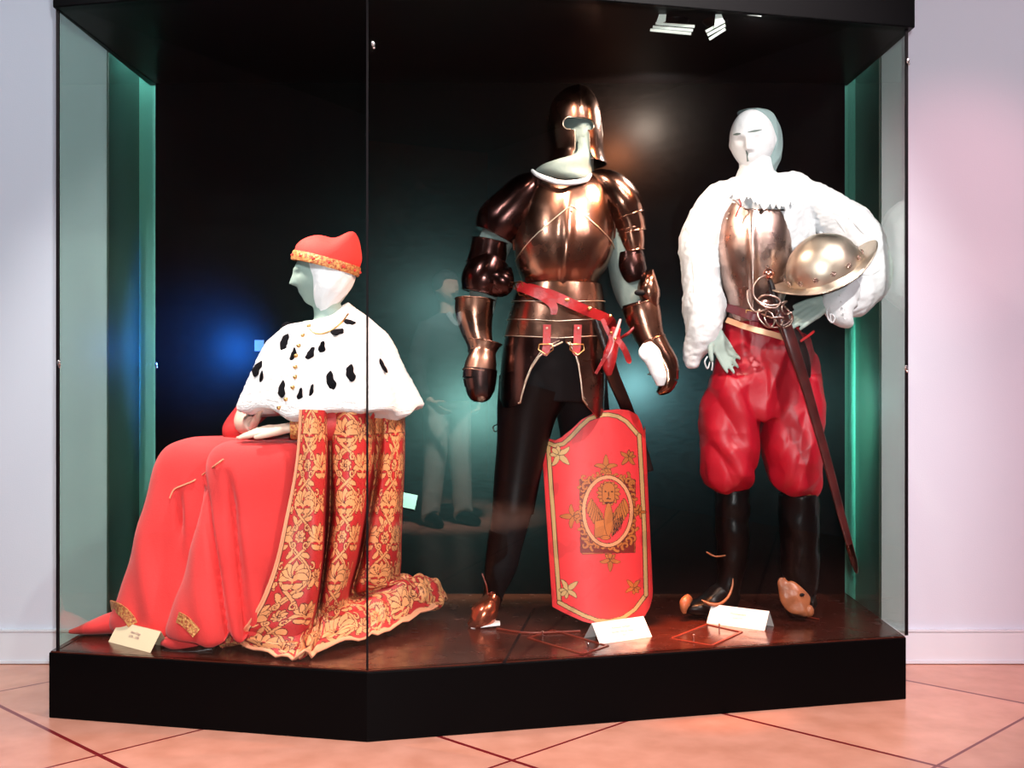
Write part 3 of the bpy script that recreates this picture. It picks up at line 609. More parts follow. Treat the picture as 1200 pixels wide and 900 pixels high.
def brocade_tile():
    C = canvas(150, 230)
    def vine(f, r): seg(C, [f(t) for t in np.linspace(0, 1, 28)], r, None, GLD, DRK, 1.6)
    vine(lambda t: (75+42*math.sin(2*math.pi*t), 230*t), 4.4); vine(lambda t: (75+42*math.sin(2*math.pi*t)+9, 230*t+3), 3.0)
    vine(lambda t: (75-42*math.sin(2*math.pi*t), 230*t), 4.0)
    for cx, cy, R0 in ((75, 58, 1.15), (0, 172, 1.2)):
        for k in range(7):
            a = -math.pi/2+(k-3)*.48; leaf(C, (cx+4*math.cos(a), cy+6+4*math.sin(a)), a, 36*R0, 9.0*R0, GLD, DRK, (k-3)*.22)
        seg(C, [(cx-9, cy+12), (cx, cy+16), (cx+9, cy+12)], 4.5); seg(C, [(cx, cy+16), (cx, cy+40)], 3)
        leaf(C, (cx, cy+30), .5, 32, 8, curl=-1.5); leaf(C, (cx, cy+30), math.pi-.5, 32, 8, curl=1.5)
        seg(C, [(cx, cy-4), (cx, cy-10)], 3.5, None, RED*.9)
    for cx, cy in ((75, 172), (0, 58)):
        for k in range(8): leaf(C, (cx, cy), k*math.pi/4+.2, 19, 6.5, curl=.3)
        seg(C, [(cx, cy), (cx+.1, cy)], 5, None, DRK); seg(C, [(cx, cy), (cx+.1, cy)], 3, None, GLD)
        for sg in (-1, 1): spiral(C, (cx+sg*24, cy+26), 12, math.pi/2, .8, 3, sgn=sg); spiral(C, (cx+sg*24, cy-26), 12, -math.pi/2, .8, 3, sgn=-sg)
    for cx, cy, a in ((38, 110, .6), (112, 110, 2.5), (38, 5, -.6), (112, 5, -2.5), (30, 140, 2.2), (120, 140, .9), (22, 90, -2.4), (128, 90, -.7)):
        leaf(C, (cx, cy), a, 27, 7.5, curl=.9 if a > 0 else -.9)
    return C['c']
TILE = brocade_tile()
def paint_uv(u, v, tw, th_):                      # metres on the cloth -> tile colour
    h_, w_ = TILE.shape[:2]; x = (u/tw*w_) % w_; y = (v/th_*h_) % h_
    return TILE[y.astype(int) % h_, x.astype(int) % w_]

# brocade cloak: hanging folds that run out on the plinth
rows = [
 [(352, 480, 3.66), (366, 480, 3.65), (381, 481, 3.69), (386, 482, 3.77), (391, 482, 3.73), (410, 483, 3.71), (430, 482, 3.76), (441, 480, 3.85), (452, 478, 3.82), (470, 476, 3.90), (466, 476, 4.10), (380, 478, 4.16)],
 [(348, 540, 3.655), (362, 540, 3.64), (380, 540, 3.68), (387, 540, 3.82), (392, 540, 3.73), (410, 540, 3.70), (429, 540, 3.76), (441, 540, 3.90), (451, 540, 3.84), (469, 540, 3.92), (466, 540, 4.14), (380, 540, 4.2)],
 [(337, 600, 3.65), (356, 600, 3.63), (378, 600, 3.67), (386, 600, 3.95), (393, 600, 3.73), (408, 600, 3.70), (424, 600, 3.77), (433, 600, 4.02), (440, 600, 3.86), (465, 600, 3.94), (464, 600, 4.18), (380, 600, 4.24)],
 [(325, 655, 3.645), (350, 655, 3.62), (376, 655, 3.67), (381, 655, 4.0), (386, 655, 3.73), (401, 655, 3.70), (415, 655, 3.78), (423, 655, 4.05), (430, 655, 3.87), (460, 655, 3.96), (464, 650, 4.2), (380, 650, 4.28)],
 [(308, 702, 3.64), (340, 700, 3.615), (370, 700, 3.66), (375, 700, 3.92), (380, 700, 3.73), (393, 700, 3.71), (405, 698, 3.79), (413, 694, 4.0), (424, 690, 3.88), (458, 685, 3.98), (466, 682, 4.24), (380, 680, 4.3)],
 [(291, 733, 3.66), (325, 732, 3.62), (362, 728, 3.65), (370, 724, 3.77), (378, 722, 3.74), (392, 718, 3.74), (410, 712, 3.82), (428, 700, 3.93), (445, 688, 3.96), (482, 678, 4.06), (490, 680, 4.26), (390, 690, 4.34)],
 [(283, 744, 3.685), (314, 752, 3.62), (352, 752, 3.625), (366, 744, 3.70), (380, 736, 3.72), (402, 732, 3.76), (432, 724, 3.84), (460, 706, 3.94), (482, 690, 4.03), (506, 684, 4.14), (505, 690, 4.28), (400, 697, 4.4)],
 [(274, 749, 3.72), (304, 766, 3.62), (338, 773, 3.575), (352, 779, 3.545), (372, 768, 3.61), (400, 757, 3.70), (432, 750, 3.78), (462, 738, 3.88), (492, 722, 4.02), (517, 708, 4.17), (515, 704, 4.32), (410, 702, 4.45)]]
Wd = np.array([[tuple(W(*p)) for p in r] for r in rows])
mm, nn = 420, 460
Rw = cr(Wd, np.linspace(0, 1, mm)); Rw = np.swapaxes(cr(np.swapaxes(Rw, 0, 1), np.linspace(0, 1, nn)), 0, 1)
du = np.linalg.norm(np.diff(Rw, axis=1), axis=2).mean(0); dv = np.linalg.norm(np.diff(Rw, axis=0), axis=2).mean(1)
UU = np.concatenate([[0], np.cumsum(du)])[None]*np.ones((mm, 1)); VV = np.concatenate([[0], np.cumsum(dv)])[:, None]*np.ones((1, nn))
flo = np.clip((VV-VV[-1, 0]*.70)/.15, 0, 1)
amp = .010*sn(np.stack([UU*2.2, VV*.6, UU*0], -1), 5, 8)+.012*flo*sn(np.stack([UU, VV*2.4, UU*0], -1), 5, 9)
Rw[..., 1] += amp*.8; Rw[..., 2] += np.abs(amp)*1.6*flo
Rw[..., 2] = np.maximum(Rw[..., 2], PT+.006)
colr = paint_uv(UU, VV, .155, .25)
edge = (UU < .012) | (VV > VV[-1, 0]-.013); colr[edge] = (.85, .40, .22); e2 = ((UU > .012) & (UU < .015)); colr[e2] = DRK
Bk = Rw+np.array((0, .004, 0)); Bk[..., 2] = np.maximum(Bk[..., 2]-.002, PT+.002); Vs, Fsl = slab(Rw, Bk)
cl = mk('brocade_cloak', (Vs, Fsl), M['brocade'], doge, col=np.vstack([colr.reshape(-1, 3), np.ones((mm*nn, 3))*RED]), label='red and gold brocade cloak trailing on the plinth')
ep = [Vector(Rw[i, 0]) for i in range(0, mm, 12)]+[Vector(Rw[-1, j]) for j in range(4, int(nn*.8), 10)]
mk('cloak_piping', tube(ep, .0042, 8, smooth=False), M['piping'], cl)
# crumpled end of the train, rolled up behind
def clump(secs, seed):
    V, Fs = ploft(secs, 90, 120); N = normals(V, Fs); V = V+N*(.012*sn(V, 5, seed)+.005*sn(V, 13, seed+1))[:, None]; V[:, 2] = np.maximum(V[:, 2], PT+.003)
    T = np.tile(np.linspace(0, .32, 90), 120); Z = np.repeat(np.linspace(0, .45, 120), 90); c = paint_uv(T, Z, .15, .245); return (V, Fs), np.vstack([c, c[:2]])
for i, s in enumerate(([(412, 702, 4.05, 20, .04), (440, 700, 4.07, 34, .06), (470, 696, 4.10, 36, .07), (495, 694, 4.14, 34, .06), (512, 706, 4.18, 22, .04)],
          [(440, 680, 4.20, 14, .03), (465, 682, 4.20, 20, .04), (485, 686, 4.22, 20, .04), (500, 692, 4.24, 12, .03)],
          [(262, 754, 3.74, 10, .03), (275, 752, 3.72, 18, .035), (290, 752, 3.71, 12, .03)])):
    ms, c = clump(s, 20+i*3); mk('train_fold', ms, M['brocade'], cl, col=c)
# ---------------------------------------------------------------- standing suit of armour
KY = 4.10
kn = thing('mannequin', 'standing mannequin in a dark full suit of plate armour with T-slot helmet', 'mannequin', (.28, 4.12, PT), 'costumed mannequins in the case')
kb = [head(W(678, 156, KY+.01), .235, -5, 6, nose=.7), limb((679, 172, KY, 36, .055), (677, 192, KY, 38, .055), (672, 210, KY, 60, .07)),
      Loft([(204, 640, 704, KY, .06), (222, 620, 716, KY, .11), (260, 612, 712, KY, .13), (310, 616, 705, KY, .13), (345, 618, 696, KY, .115), (390, 606, 700, KY, .13), (430, 598, 702, KY+.02, .135), (462, 598, 704, KY+.05, .11)]).mesh(32, 50),
      # his right arm
      limb((632, 232, KY, 48, .06), (604, 250, KY, 46, .06), (580, 285, KY, 40, .055), (570, 325, KY, 36, .05), (566, 350, KY-.01, 33, .045), (560, 385, KY-.03, 27, .038), (563, 412, KY-.05, 20, .028)),
      # his left arm
      limb((700, 232, KY, 44, .06), (722, 250, KY, 42, .06), (730, 290, KY, 42, .055), (736, 330, KY, 40, .05), (745, 356, KY-.01, 36, .045), (757, 385, KY-.03, 27, .038), (765, 408, KY-.05, 20, .028)),
      limb((630, 445, KY+.01, 62, .10), (616, 500, KY+.01, 56, .085), (607, 560, KY+.01, 46, .075), (598, 600, KY, 40, .065), (592, 625, KY, 36, .06), (588, 655, KY+.01, 34, .055), (580, 690, KY+.02, 20, .035), (575, 718, KY+.02, 18, .035)),
      limb((678, 445, KY+.06, 60, .10), (684, 500, KY+.12, 52, .085), (690, 560, KY+.17, 44, .07), (696, 610, KY+.2, 38, .06), (702, 650, KY+.21, 34, .055), (708, 695, KY+.21, 22, .035), (711, 712, KY+.2, 20, .035))]
kb += hand(W(563, 413, KY-.05), (0.0, -.15, -1), (.55, -.8, 0), .70, -1, (.6, .7, .75, .8), .0, (.9, .2, .4))
kb += hand(W(765, 406, KY-.05), (.25, -.2, -1), (-.75, -.6, 0), .70, 1, (.6, .7, .75, .8), .0, (.9, .2, .4))
mk('body', fuse(kb, .0045, 4), M['grey'], kn)
# black hose over the legs
hl = lambda S: ploft(S, 40, 60)
mk('hose', fuse([Loft([(395, 600, 702, KY+.01, .15), (430, 590, 708, KY+.02, .15), (470, 588, 708, KY+.04, .13)]).mesh(40, 20),
     hl([(630, 440, KY+.01, 84, .125), (616, 490, KY+.01, 66, .10), (607, 560, KY+.01, 52, .085), (600, 600, KY, 46, .075), (592, 640, KY, 40, .062), (587, 665, KY+.01, 37, .06), (580, 692, KY+.02, 24, .04), (575, 715, KY+.02, 20, .038)]),
     hl([(678, 440, KY+.06, 66, .11), (685, 500, KY+.12, 60, .09), (690, 560, KY+.17, 52, .08), (696, 610, KY+.2, 44, .068), (702, 650, KY+.21, 40, .06), (708, 695, KY+.21, 26, .04)])], .006, 4), M['hose'], kn)

# helmet with a T-shaped opening
hell = Loft([(101, 674, 679, KY, .012), (103, 666, 687, KY, .045), (108, 657, 693, KY, .075), (118, 648, 699, KY, .105), (132, 643, 703, KY, .125), (150, 641, 705, KY, .13), (166, 642, 706, KY, .128), (178, 644, 707, KY, .122), (187, 642, 709, KY, .125), (193, 639, 711, KY, .13)], 2.0)
Ro = hell.rings(120, 90); Ro[..., 1] -= .012*np.exp(-((Ro[..., 0]-wx(677, KY))/.006)**2)*np.clip((wz(130, KY)-Ro[..., 2])/-.08, 0, 1)*(Ro[..., 1] < KY)
Ri = hell.rings(120, 90, -.004)
hv = np.concatenate([Ro.reshape(-1, 3), Ri.reshape(-1, 3)]); k = 90*120
hf = grid_faces(90, 120)+[tuple(reversed(f)) for f in grid_faces(90, 120, True, k)]
hf += [(89*120+j, k+89*120+j, k+89*120+(j+1) % 120, 89*120+(j+1) % 120) for j in range(120)]
hf += [tuple(reversed(range(120))), tuple(k+j for j in range(120))]
def arc(cx, cy, r, a0, a1, n=8): return [(cx+r*math.cos(math.radians(a0+(a1-a0)*i/n)), cy+r*math.sin(math.radians(a0+(a1-a0)*i/n))) for i in range(n+1)]
Tp = arc(667.5, 144, 7.5, 80, 270)+arc(690.5, 144.5, 7, -90, 100)+[(691.5, 155), (692, 168), (693, 176), (697, 183), (706, 190), (709, 196), (709, 206), (636, 206), (636, 190), (648, 187), (662, 185), (671, 181), (674, 174), (674, 160), (673.5, 152)]
YC = KY-.13
pp = [(wx(a, YC), wz(b_, YC)) for a, b_ in Tp]; n = len(pp)
cv = np.array([(x, 3.7, z) for x, z in pp]+[(x, KY+.0, z) for x, z in pp]); cf = [tuple(range(n)), tuple(range(2*n-1, n-1, -1))]+[(i, n+i, n+(i+1) % n, (i+1) % n) for i in range(n)]
helm = mk('helmet', cut((hv, hf), (cv, cf)), M['steel'], kn, autosmooth=35)
mk('slot_rim', tube([Vector((a, 0, b_))+Vector((0, hell.front(Tp[i][0], Tp[i][1], .001).y, 0)) for i, (a, b_) in enumerate(pp) if Tp[i][1] < 186], .0022, 6, smooth=False), M['brightsteel'], helm)
for a, b_ in ((699, 142), (698, 133)): mk('rivet', ball(hell.front(a, b_, .001), .0035), M['brightsteel'], helm)
mk('helmet_comb', tube([hell.front(676.5, b_, .001) for b_ in (104, 110, 118, 126, 134)], .003, 6), M['steel'], helm)

# standing cloth collar showing under the helmet
mk('arming_collar', fuse([Loft([(150, 670, 696, KY-.02, .075), (168, 671, 695, KY-.02, .085), (182, 668, 695, KY-.02, .095), (188, 655, 695, KY-.03, .10), (195, 634, 694, KY-.03, .11), (203, 626, 693, KY-.02, .12), (210, 636, 692, KY-.02, .12), (215, 650, 688, KY-.02, .11)], 2.2).mesh(60, 50)], .004, 3), M['grey'], kn)
cr_ = [W(624, 200, KY-.06), W(630, 205, KY-.10), (W(642, 210, KY-.14)), W(656, 214, KY-.16), W(672, 214, KY-.15), W(686, 211, KY-.13), W(692, 205, KY-.09)]
mk('collar_roll', tube(cr_, [.006, .008, .009, .009, .009, .008, .005], 10), M['linen'], kn)

# cuirass
def bdisp(T, py, z): return .012*np.exp(-((T-math.pi/2+.0)/.10)**2)*np.clip((py-215)/60, 0, 1)*(np.sin(T) > 0)
cu = Loft([(206, 642, 700, KY, .07), (212, 628, 708, KY, .10), (222, 616, 715, KY, .13), (240, 607, 719, KY, .155), (262, 602, 720, KY, .175), (285, 601, 719, KY, .19), (302, 604, 714, KY, .188), (318, 608, 707, KY, .175), (330, 613, 700, KY, .155), (340, 616, 696, KY, .145)], 2.15, bdisp)
cuir = mk('cuirass', cu.mesh(120, 90), M['steel'], kn)
def vcurve(T):                                   # pointed upper edge of the overlaid lower plate
    c = math.cos(T); px = 661+59*c; k = px-664
    return 249+(abs(k)*.80 if k > 0 else abs(k)*.95)
pk = mk('plackart', cu.patch(.15, math.pi-.15, vcurve, lambda T: 339, .0065, 140, 50), M['steel'], cuir)
mk('plate_edge', tube([Vector(cu.at(np.array(T_), cu.sec(vcurve(T_)), .0075)) for T_ in np.linspace(.18, math.pi-.18, 50)], .0018, 6, smooth=False), M['brightsteel'], pk)
mk('rivet', ball(cu.front(665, 256, .008), .004), M['brightsteel'], pk)
for T0, T1, nm in ((.15, .55, 'arm_edge'), (math.pi-.55, math.pi-.15, 'arm_edge')): mk(nm, tube([Vector(cu.at(np.array(t), cu.sec(216+70*(abs(t-math.pi/2)-1.0)*0+ (t_*78)), .002)) for t, t_ in zip(np.linspace(T1 if T0 < 1 else T0, T0 if T0 < 1 else T1, 14), np.linspace(0, 1, 14))], .004, 8), M['steel'], cuir)

# fauld of three lames, two tassets with buckled straps
fl = Loft([(330, 612, 700, KY, .150), (345, 606, 703, KY, .160), (365, 600, 706, KY, .170), (385, 595, 707, KY, .178), (405, 591, 708, KY, .185), (430, 588, 708, KY, .190), (460, 586, 707, KY, .192), (490, 586, 706, KY, .192)], 2.15)
for i, (a, b_, o) in enumerate(((334, 356, .012), (352, 377, .009), (373, 396, .006))):
    l = mk('fauld_lame', fl.patch(-.25, math.pi+.25, lambda T, a=a: a, lambda T, b_=b_: b_+2+5*math.sin(T)*.0-4*abs(math.cos(T)), o, 120, 12), M['steel'], kn)
    mk('lame_edge', tube([Vector(fl.at(np.array(t), fl.sec(b_+2-4*abs(math.cos(t))), o+.001)) for t in np.linspace(-.2, math.pi+.2, 60)], .0016, 6, smooth=False), M['brightsteel'], l)
def px_T(T): return 647.5+60*math.cos(T)
def tb(xs, ys): return lambda T: float(np.interp(px_T(T), xs, ys))
botL = tb([586, 592, 597, 612, 617, 622, 630, 640, 652, 656], [462, 476, 477, 472, 450, 434, 420, 411, 404, 402]); botR = tb([654, 660, 666, 671, 674, 677, 682, 697, 703, 708], [402, 407, 416, 432, 448, 468, 474, 488, 486, 478])
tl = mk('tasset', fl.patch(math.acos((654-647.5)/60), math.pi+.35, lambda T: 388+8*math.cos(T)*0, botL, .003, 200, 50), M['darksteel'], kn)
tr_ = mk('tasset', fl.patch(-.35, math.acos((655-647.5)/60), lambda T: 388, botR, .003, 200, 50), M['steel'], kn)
for t_, bf, T0, T1 in ((tl, botL, math.acos((652-647.5)/60), 2.25), (tr_, botR, .95, math.acos((657-647.5)/60))):
    mk('tasset_edge', tube([Vector(fl.at(np.array(t), fl.sec(bf(t)-1.5), .005)) for t in np.linspace(T0, T1, 50)], .003, 8, smooth=False), M['brightsteel'], t_)
    mk('tasset_edge', tube([Vector(fl.at(np.array(t), fl.sec(bf(t)-5), .005)) for t in np.linspace(T0+.05, T1-.05, 50)], .0015, 6, smooth=False), M['brightsteel'], t_)
for x, m_, t_ in ((638, 'redleather', tl), (670, 'redleather', tr_)):
    s = mk('strap', ribbon([fl.front(x+1, 383, .014), fl.front(x+.5, 395, .013), fl.front(x, 406, .012), fl.front(x-1, 414, .012), fl.front(x-1.5, 418, .011)], [.026, .026, .026, .026, .010], .003), M[m_], t_)
    q = [fl.front(x+a, b_, .017) for a, b_ in ((-7, 405), (6, 405), (7, 411), (0, 417), (-8, 411), (-7, 405))]; mk('buckle', tube(q, .0022, 6, smooth=False), M['gold'], s)
    mk('rivet', ball(fl.front(x+1, 387, .017), .004, .002, .004), M['brightsteel'], s)
# waist belt slanting down to the sword
belt = mk('belt', ribbon([fl.front(612, 335, .022), cu.front(618, 338, .024), fl.front(628, 343, .025), fl.front(645, 350, .026), fl.front(662, 359, .027), fl.front(680, 368, .027), fl.front(694, 373, .027), fl.front(704, 378, .03), W(714, 383, KY-.03), W(722, 386, KY+.02)], .034, .004), M['redleather'], kn)
mk('belt_end', ribbon([fl.front(616, 338, .030), fl.front(626, 344, .036), fl.front(638, 352, .036), fl.front(646, 362, .032), fl.front(646, 372, .026)], [.036, .034, .032, .028, .020], .005), M['redleather'], belt)
mk('belt_buckle', tube([fl.front(612, 333, .032), fl.front(616, 349, .032), fl.front(622, 349, .034), fl.front(619, 333, .032), fl.front(612, 333, .032)], .0028, 8, smooth=False), M['gold'], belt)
for x, y in ((632, 342), (659, 349.5), (680, 359), (701, 366), (715, 376)): mk('stud', ball(fl.front(x, y+6, .034), .0085 if x > 640 else .004, .005, .0065 if x > 640 else .004), M['gold'], belt)

# arm plates
def plate(name, secs, m_, par=kn, n=48, m=40, rim=True, off=0.0, **k):
    o = mk(name, ploft(secs, n, m, caps=True, off=off, **k), M[m_], par, autosmooth=40)
    if rim:
        for s in (secs[0], secs[-1]):
            a = secs[1] if s is secs[0] else secs[-2]
            P = W(*s[:3]); t = (P-W(*a[:3])).normalized(); sd = t.cross(Vector((0, 1, 0))).normalized(); dp = sd.cross(t); rx = s[3]/2*s[2]/F; 
            mk('rolled_edge', tube([P+sd*(rx+.001)*math.cos(T_)+dp*(s[4]+.001)*math.sin(T_) for T_ in np.linspace(0, 2*math.pi, 29)], .0028, 6, smooth=False), M[m_], o)
    return o
# his right arm (image left): its shade put into darker steel
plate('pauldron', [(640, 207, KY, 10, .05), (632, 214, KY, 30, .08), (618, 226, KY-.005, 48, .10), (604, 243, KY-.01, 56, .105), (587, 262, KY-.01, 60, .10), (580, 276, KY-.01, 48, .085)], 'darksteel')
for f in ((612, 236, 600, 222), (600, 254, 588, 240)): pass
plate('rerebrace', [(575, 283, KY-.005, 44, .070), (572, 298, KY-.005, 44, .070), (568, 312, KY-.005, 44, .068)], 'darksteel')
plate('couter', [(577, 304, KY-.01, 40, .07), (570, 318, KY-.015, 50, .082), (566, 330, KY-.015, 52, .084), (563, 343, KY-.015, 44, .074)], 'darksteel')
mk('couter_wing', ploft([(596, 318, KY-.04, 8, .02), (590, 326, KY-.07, 30, .03), (583, 333, KY-.06, 34, .03), (572, 338, KY-.04, 18, .03)], 24, 20), M['darksteel'], kn)
va = plate('vambrace', [(557, 352, KY-.01, 47, .068), (556, 366, KY-.015, 45, .066), (558, 384, KY-.025, 38, .056), (562, 400, KY-.035, 31, .046), (564, 408, KY-.04, 31, .044)], 'steel')
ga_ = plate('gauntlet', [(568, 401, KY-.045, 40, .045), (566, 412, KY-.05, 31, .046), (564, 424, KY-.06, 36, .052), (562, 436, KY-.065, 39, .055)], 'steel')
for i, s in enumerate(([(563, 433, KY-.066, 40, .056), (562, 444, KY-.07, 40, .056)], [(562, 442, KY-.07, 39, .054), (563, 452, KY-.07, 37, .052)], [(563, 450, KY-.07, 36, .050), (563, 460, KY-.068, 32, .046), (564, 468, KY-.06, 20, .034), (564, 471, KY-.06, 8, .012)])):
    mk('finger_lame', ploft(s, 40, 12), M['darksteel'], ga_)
# his left arm (image right): warm light put into the steel tone, cloth showing on the inner side
plate('pauldron', [(690, 206, KY, 10, .05), (700, 212, KY, 32, .085), (714, 223, KY, 46, .105), (727, 240, KY, 50, .11), (733, 256, KY, 46, .10)], 'steel')
plate('pauldron_lame', [(730, 250, KY, 45, .098), (735, 262, KY, 42, .092), (738, 274, KY, 38, .086)], 'steel')
plate('pauldron_lame', [(736, 270, KY, 37, .086), (739, 284, KY, 34, .08), (741, 295, KY, 28, .074)], 'steel')
plate('rerebrace', [(737, 296, KY-.01, 34, .058), (739, 310, KY-.012, 36, .064), (742, 322, KY-.012, 34, .062), (744, 328, KY-.01, 28, .054)], 'darksteel', rim=False)
plate('couter', [(763, 318, KY-.0, 6, .03), (760, 328, KY-.005, 20, .06), (758, 340, KY-.01, 30, .072), (761, 352, KY-.01, 26, .066), (766, 361, KY-.01, 14, .05)], 'steel', rim=False)
mk('couter_gap', ball(W(750, 343, KY-.072), .020, .010, .011), M['hose'], kn)
vb = plate('vambrace', [(750, 359, KY-.01, 45, .068), (753, 370, KY-.015, 44, .066), (758, 386, KY-.025, 38, .056), (764, 400, KY-.035, 32, .046)], 'steel')
mk('vambrace_lining', ploft([(748.5, 353.5, KY-.01, 43, .066), (750.2, 359.6, KY-.01, 43, .066)], 40, 4), M['darksteel'], vb)
gb = plate('gauntlet', [(765, 399, KY-.04, 31, .044), (771, 412, KY-.045, 32, .046), (779, 426, KY-.05, 31, .046), (783, 438, KY-.055, 26, .044)], 'steel')
for s in ([(782, 434, KY-.058, 27, .045), (783, 446, KY-.062, 24, .042)], [(783, 444, KY-.063, 23, .040), (779, 454, KY-.065, 18, .034), (771, 461, KY-.065, 6, .014)]): mk('finger_lame', ploft(s, 36, 14), M['steel'], gb)
mk('glove_palm', fuse([ploft([(758, 403, KY-.075, 12, .018), (763, 414, KY-.088, 22, .02), (768, 428, KY-.094, 19, .02), (773, 441, KY-.098, 17, .018), (774, 452, KY-.095, 9, .012)], 24, 30), ploft([(757, 404, KY-.075, 8, .012), (752, 413, KY-.08, 8, .012), (756, 420, KY-.09, 7, .012), (766, 424, KY-.096, 6, .012)], 20, 20)], .003, 2), M['linen'], gb)
mk('arm_strap', tube([W(722, 404, KY-.02), W(728, 396, KY-.04), W(737, 390, KY-.06), W(746, 380, KY-.05)], [.003, .005, .006, .004], 8), M['redleather'], kn)
# legs: thigh and shin plates of blackened steel, sabaton with spur
for nm, s in (('cuisse', [(626, 452, KY+.01, 86, .135), (618, 480, KY+.01, 72, .115), (612, 520, KY+.01, 60, .098), (606, 560, KY+.01, 54, .09), (601, 600, KY, 49, .082)]),
              ('greave', [(592, 622, KY, 38, .068), (589, 645, KY+.005, 38, .066), (584, 668, KY+.012, 33, .056), (579, 690, KY+.02, 24, .044), (577, 702, KY+.02, 24, .046)])):
    mk(nm, ploft(s, 48, 40), mat('oiled_black_steel', (.004, .002, .002), .4, .0, spec=.15) if nm == 'cuisse' else bpy.data.materials['oiled_black_steel'], kn)
mk('cuisse', ploft([(684, 470, KY+.10, 58, .10), (688, 520, KY+.14, 56, .085), (692, 570, KY+.18, 50, .078), (696, 606, KY+.2, 44, .07)], 48, 40), bpy.data.materials['oiled_black_steel'], kn)
mk('greave', ploft([(699, 624, KY+.21, 40, .064), (702, 650, KY+.21, 38, .06), (708, 690, KY+.21, 26, .045), (710, 705, KY+.21, 26, .05)], 48, 40), bpy.data.materials['oiled_black_steel'], kn)
sab = mk('sabaton', ploft([(578, 698, KY+.0, 18, .042), (574, 707, KY-.01, 24, .05), (568, 717, KY-.03, 31, .055), (563, 725, KY-.04, 30, .05), (556, 730, KY-.04, 20, .04), (549, 733, KY-.04, 7, .02)], 40, 40), mat('red_brown_steel', (.5, .12, .06), .22, .9), kn, label='red-brown pointed steel shoe')
mk('sole', ploft([(586, 730.5, KY-.035, 4, .03), (568, 731, KY-.035, 6, .05), (552, 734, KY-.035, 4, .035)], 24, 12), M['linen'], sab)
mk('sabaton', ploft([(711, 700, KY+.2, 22, .05), (714, 708, KY+.19, 26, .055), (717, 714, KY+.17, 22, .05), (720, 718, KY+.15, 10, .03)], 32, 30), bpy.data.materials['red_brown_steel'], kn)
spur = mk('spur', tube([W(586, 700, KY+.05), W(577, 694, KY-.05), W(572, 697, KY-.03), (W(570, 686, KY-.02)), W(565, 672, KY+.0)], .0025, 6), M['copper'], sab)
mk('stand_rod', tube([G(582, 738)+Vector((0, 0, .004)), G(620, 743)+Vector((0, 0, .004)), G(680, 741)+Vector((0, 0, .004))], .004, 6), M['copper'], kn)
mk('hip_hook', tube([W(584, 497, KY), W(578, 500, KY-.01), W(580, 506, KY-.01), W(585, 503, KY)], .002, 6), M['darksteel'], kn)

# ---------------------------------------------------------------- sword hanging at the knight's hip
sw = thing('sword', 'dark-hilted sword in black scabbard hanging at the armoured figure\'s hip', 'sword', W(720, 440, KY-.1), 'swords worn by the standing figures')
SY = KY-.13
def sp(x, y, d=0): return W(x, y, SY+d)
mk('grip', ploft([(698, 372, SY, 10, .012), (702, 384, SY, 11, .013), (708, 402, SY, 10, .012), (713, 418, SY, 9, .011)], 16, 30, disp=lambda T, v: .0012*np.sin(v*90)), M['darkleather'], sw)
mk('pommel', ball(sp(696, 366), .017, .014, .014), M['brightsteel'], sw)
mk('cross_guard', tube([sp(727, 374, -.02), sp(724, 384, -.022), sp(719, 398, -.022), sp(715, 412, -.02), sp(710, 420, -.018)], [.004, .0055, .006, .0055, .004], 10), mat('pink_horn', (.85, .5, .5), .3), sw)
mk('scabbard', ploft([(712, 420, SY, 17, .012), (718, 440, SY+.07, 16, .012), (730, 468, SY+.16, 15, .011), (742, 498, SY+.25, 14, .011), (752, 524, SY+.29, 12, .010), (762, 552, SY+.31, 8, .008)], 20, 40, ex=3), M['darkleather'], sw)
fg = mk('frog', fuse([ploft([(722, 384, SY, 12, .016), (719, 400, SY-.004, 14, .016), (715, 416, SY-.006, 17, .018), (713, 430, SY-.004, 14, .016), (714, 440, SY, 6, .012)], 24, 30)], .003, 3), M['redleather'], sw)
mk('frog_strap', ribbon([sp(722, 396, -.03), sp(727, 402, -.034), sp(733, 412, -.03), sp(737, 423, -.02), sp(738, 426, -.02)], [.018, .02, .02, .018, .006], .004), M['redleather'], fg)
mk('frog_strap', ribbon([sp(706, 374, -.024), sp(711, 386, -.026), sp(716, 398, -.026), sp(713, 410, -.028), sp(706, 424, -.02), sp(698, 438, -.01)], [.014, .014, .013, .013, .012, .010], .004), M['redleather'], fg)
for x, y in ((721, 397), (716, 390)): mk('stud', ball(sp(x, y, -.035), .0055), M['gold'], fg)

# ---------------------------------------------------------------- shield
def lin(xs, ys): return lambda s: np.interp(s, xs, ys)
topf = lin([-1, -.93, -.86, -.76, -.66, -.5, -.36, -.2, 0, .2, .4, .6, .78, .86, .94, 1], [509, 509, 514, 516, 513, 503, 492, 485, 481, 479.5, 481, 486, 499, 506, 502, 500])
botf = lin([-1, -.8, -.5, -.2, 0, .25, .5, .75, 1], [711, 718, 728, 734, 736, 734, 726, 712, 692])
ns, ntt = 260, 420
s_ = np.linspace(-1, 1, ns)[None, :]*np.ones((ntt, 1)); t_ = np.linspace(0, 1, ntt)[:, None]*np.ones((1, ns))
PY = topf(s_)*(1-t_)+botf(s_)*t_; th_ = (PY-500)/230
xl = 634+13.5*np.clip((PY-509)/203, 0, 1.05); xr = 756+9*np.clip((PY-500)/190, 0, 1.05)
ang = s_*1.12; tw_ = .38; fx_ = 2*(np.sin(ang+tw_)-math.sin(-1.12+tw_))/(math.sin(1.12+tw_)-math.sin(-1.12+tw_))-1           # curved body: screen position follows the arc
PX = (xl+xr)/2+(xr-xl)/2*fx_
Yb = 4.17-.075*th_; YY = Yb-.02-.155*(np.cos(ang+tw_)-math.cos(1.12))
P_ = np.stack([(PX-VX)*YY/F, YY, CZ-(PY-HY)*YY/F], -1)
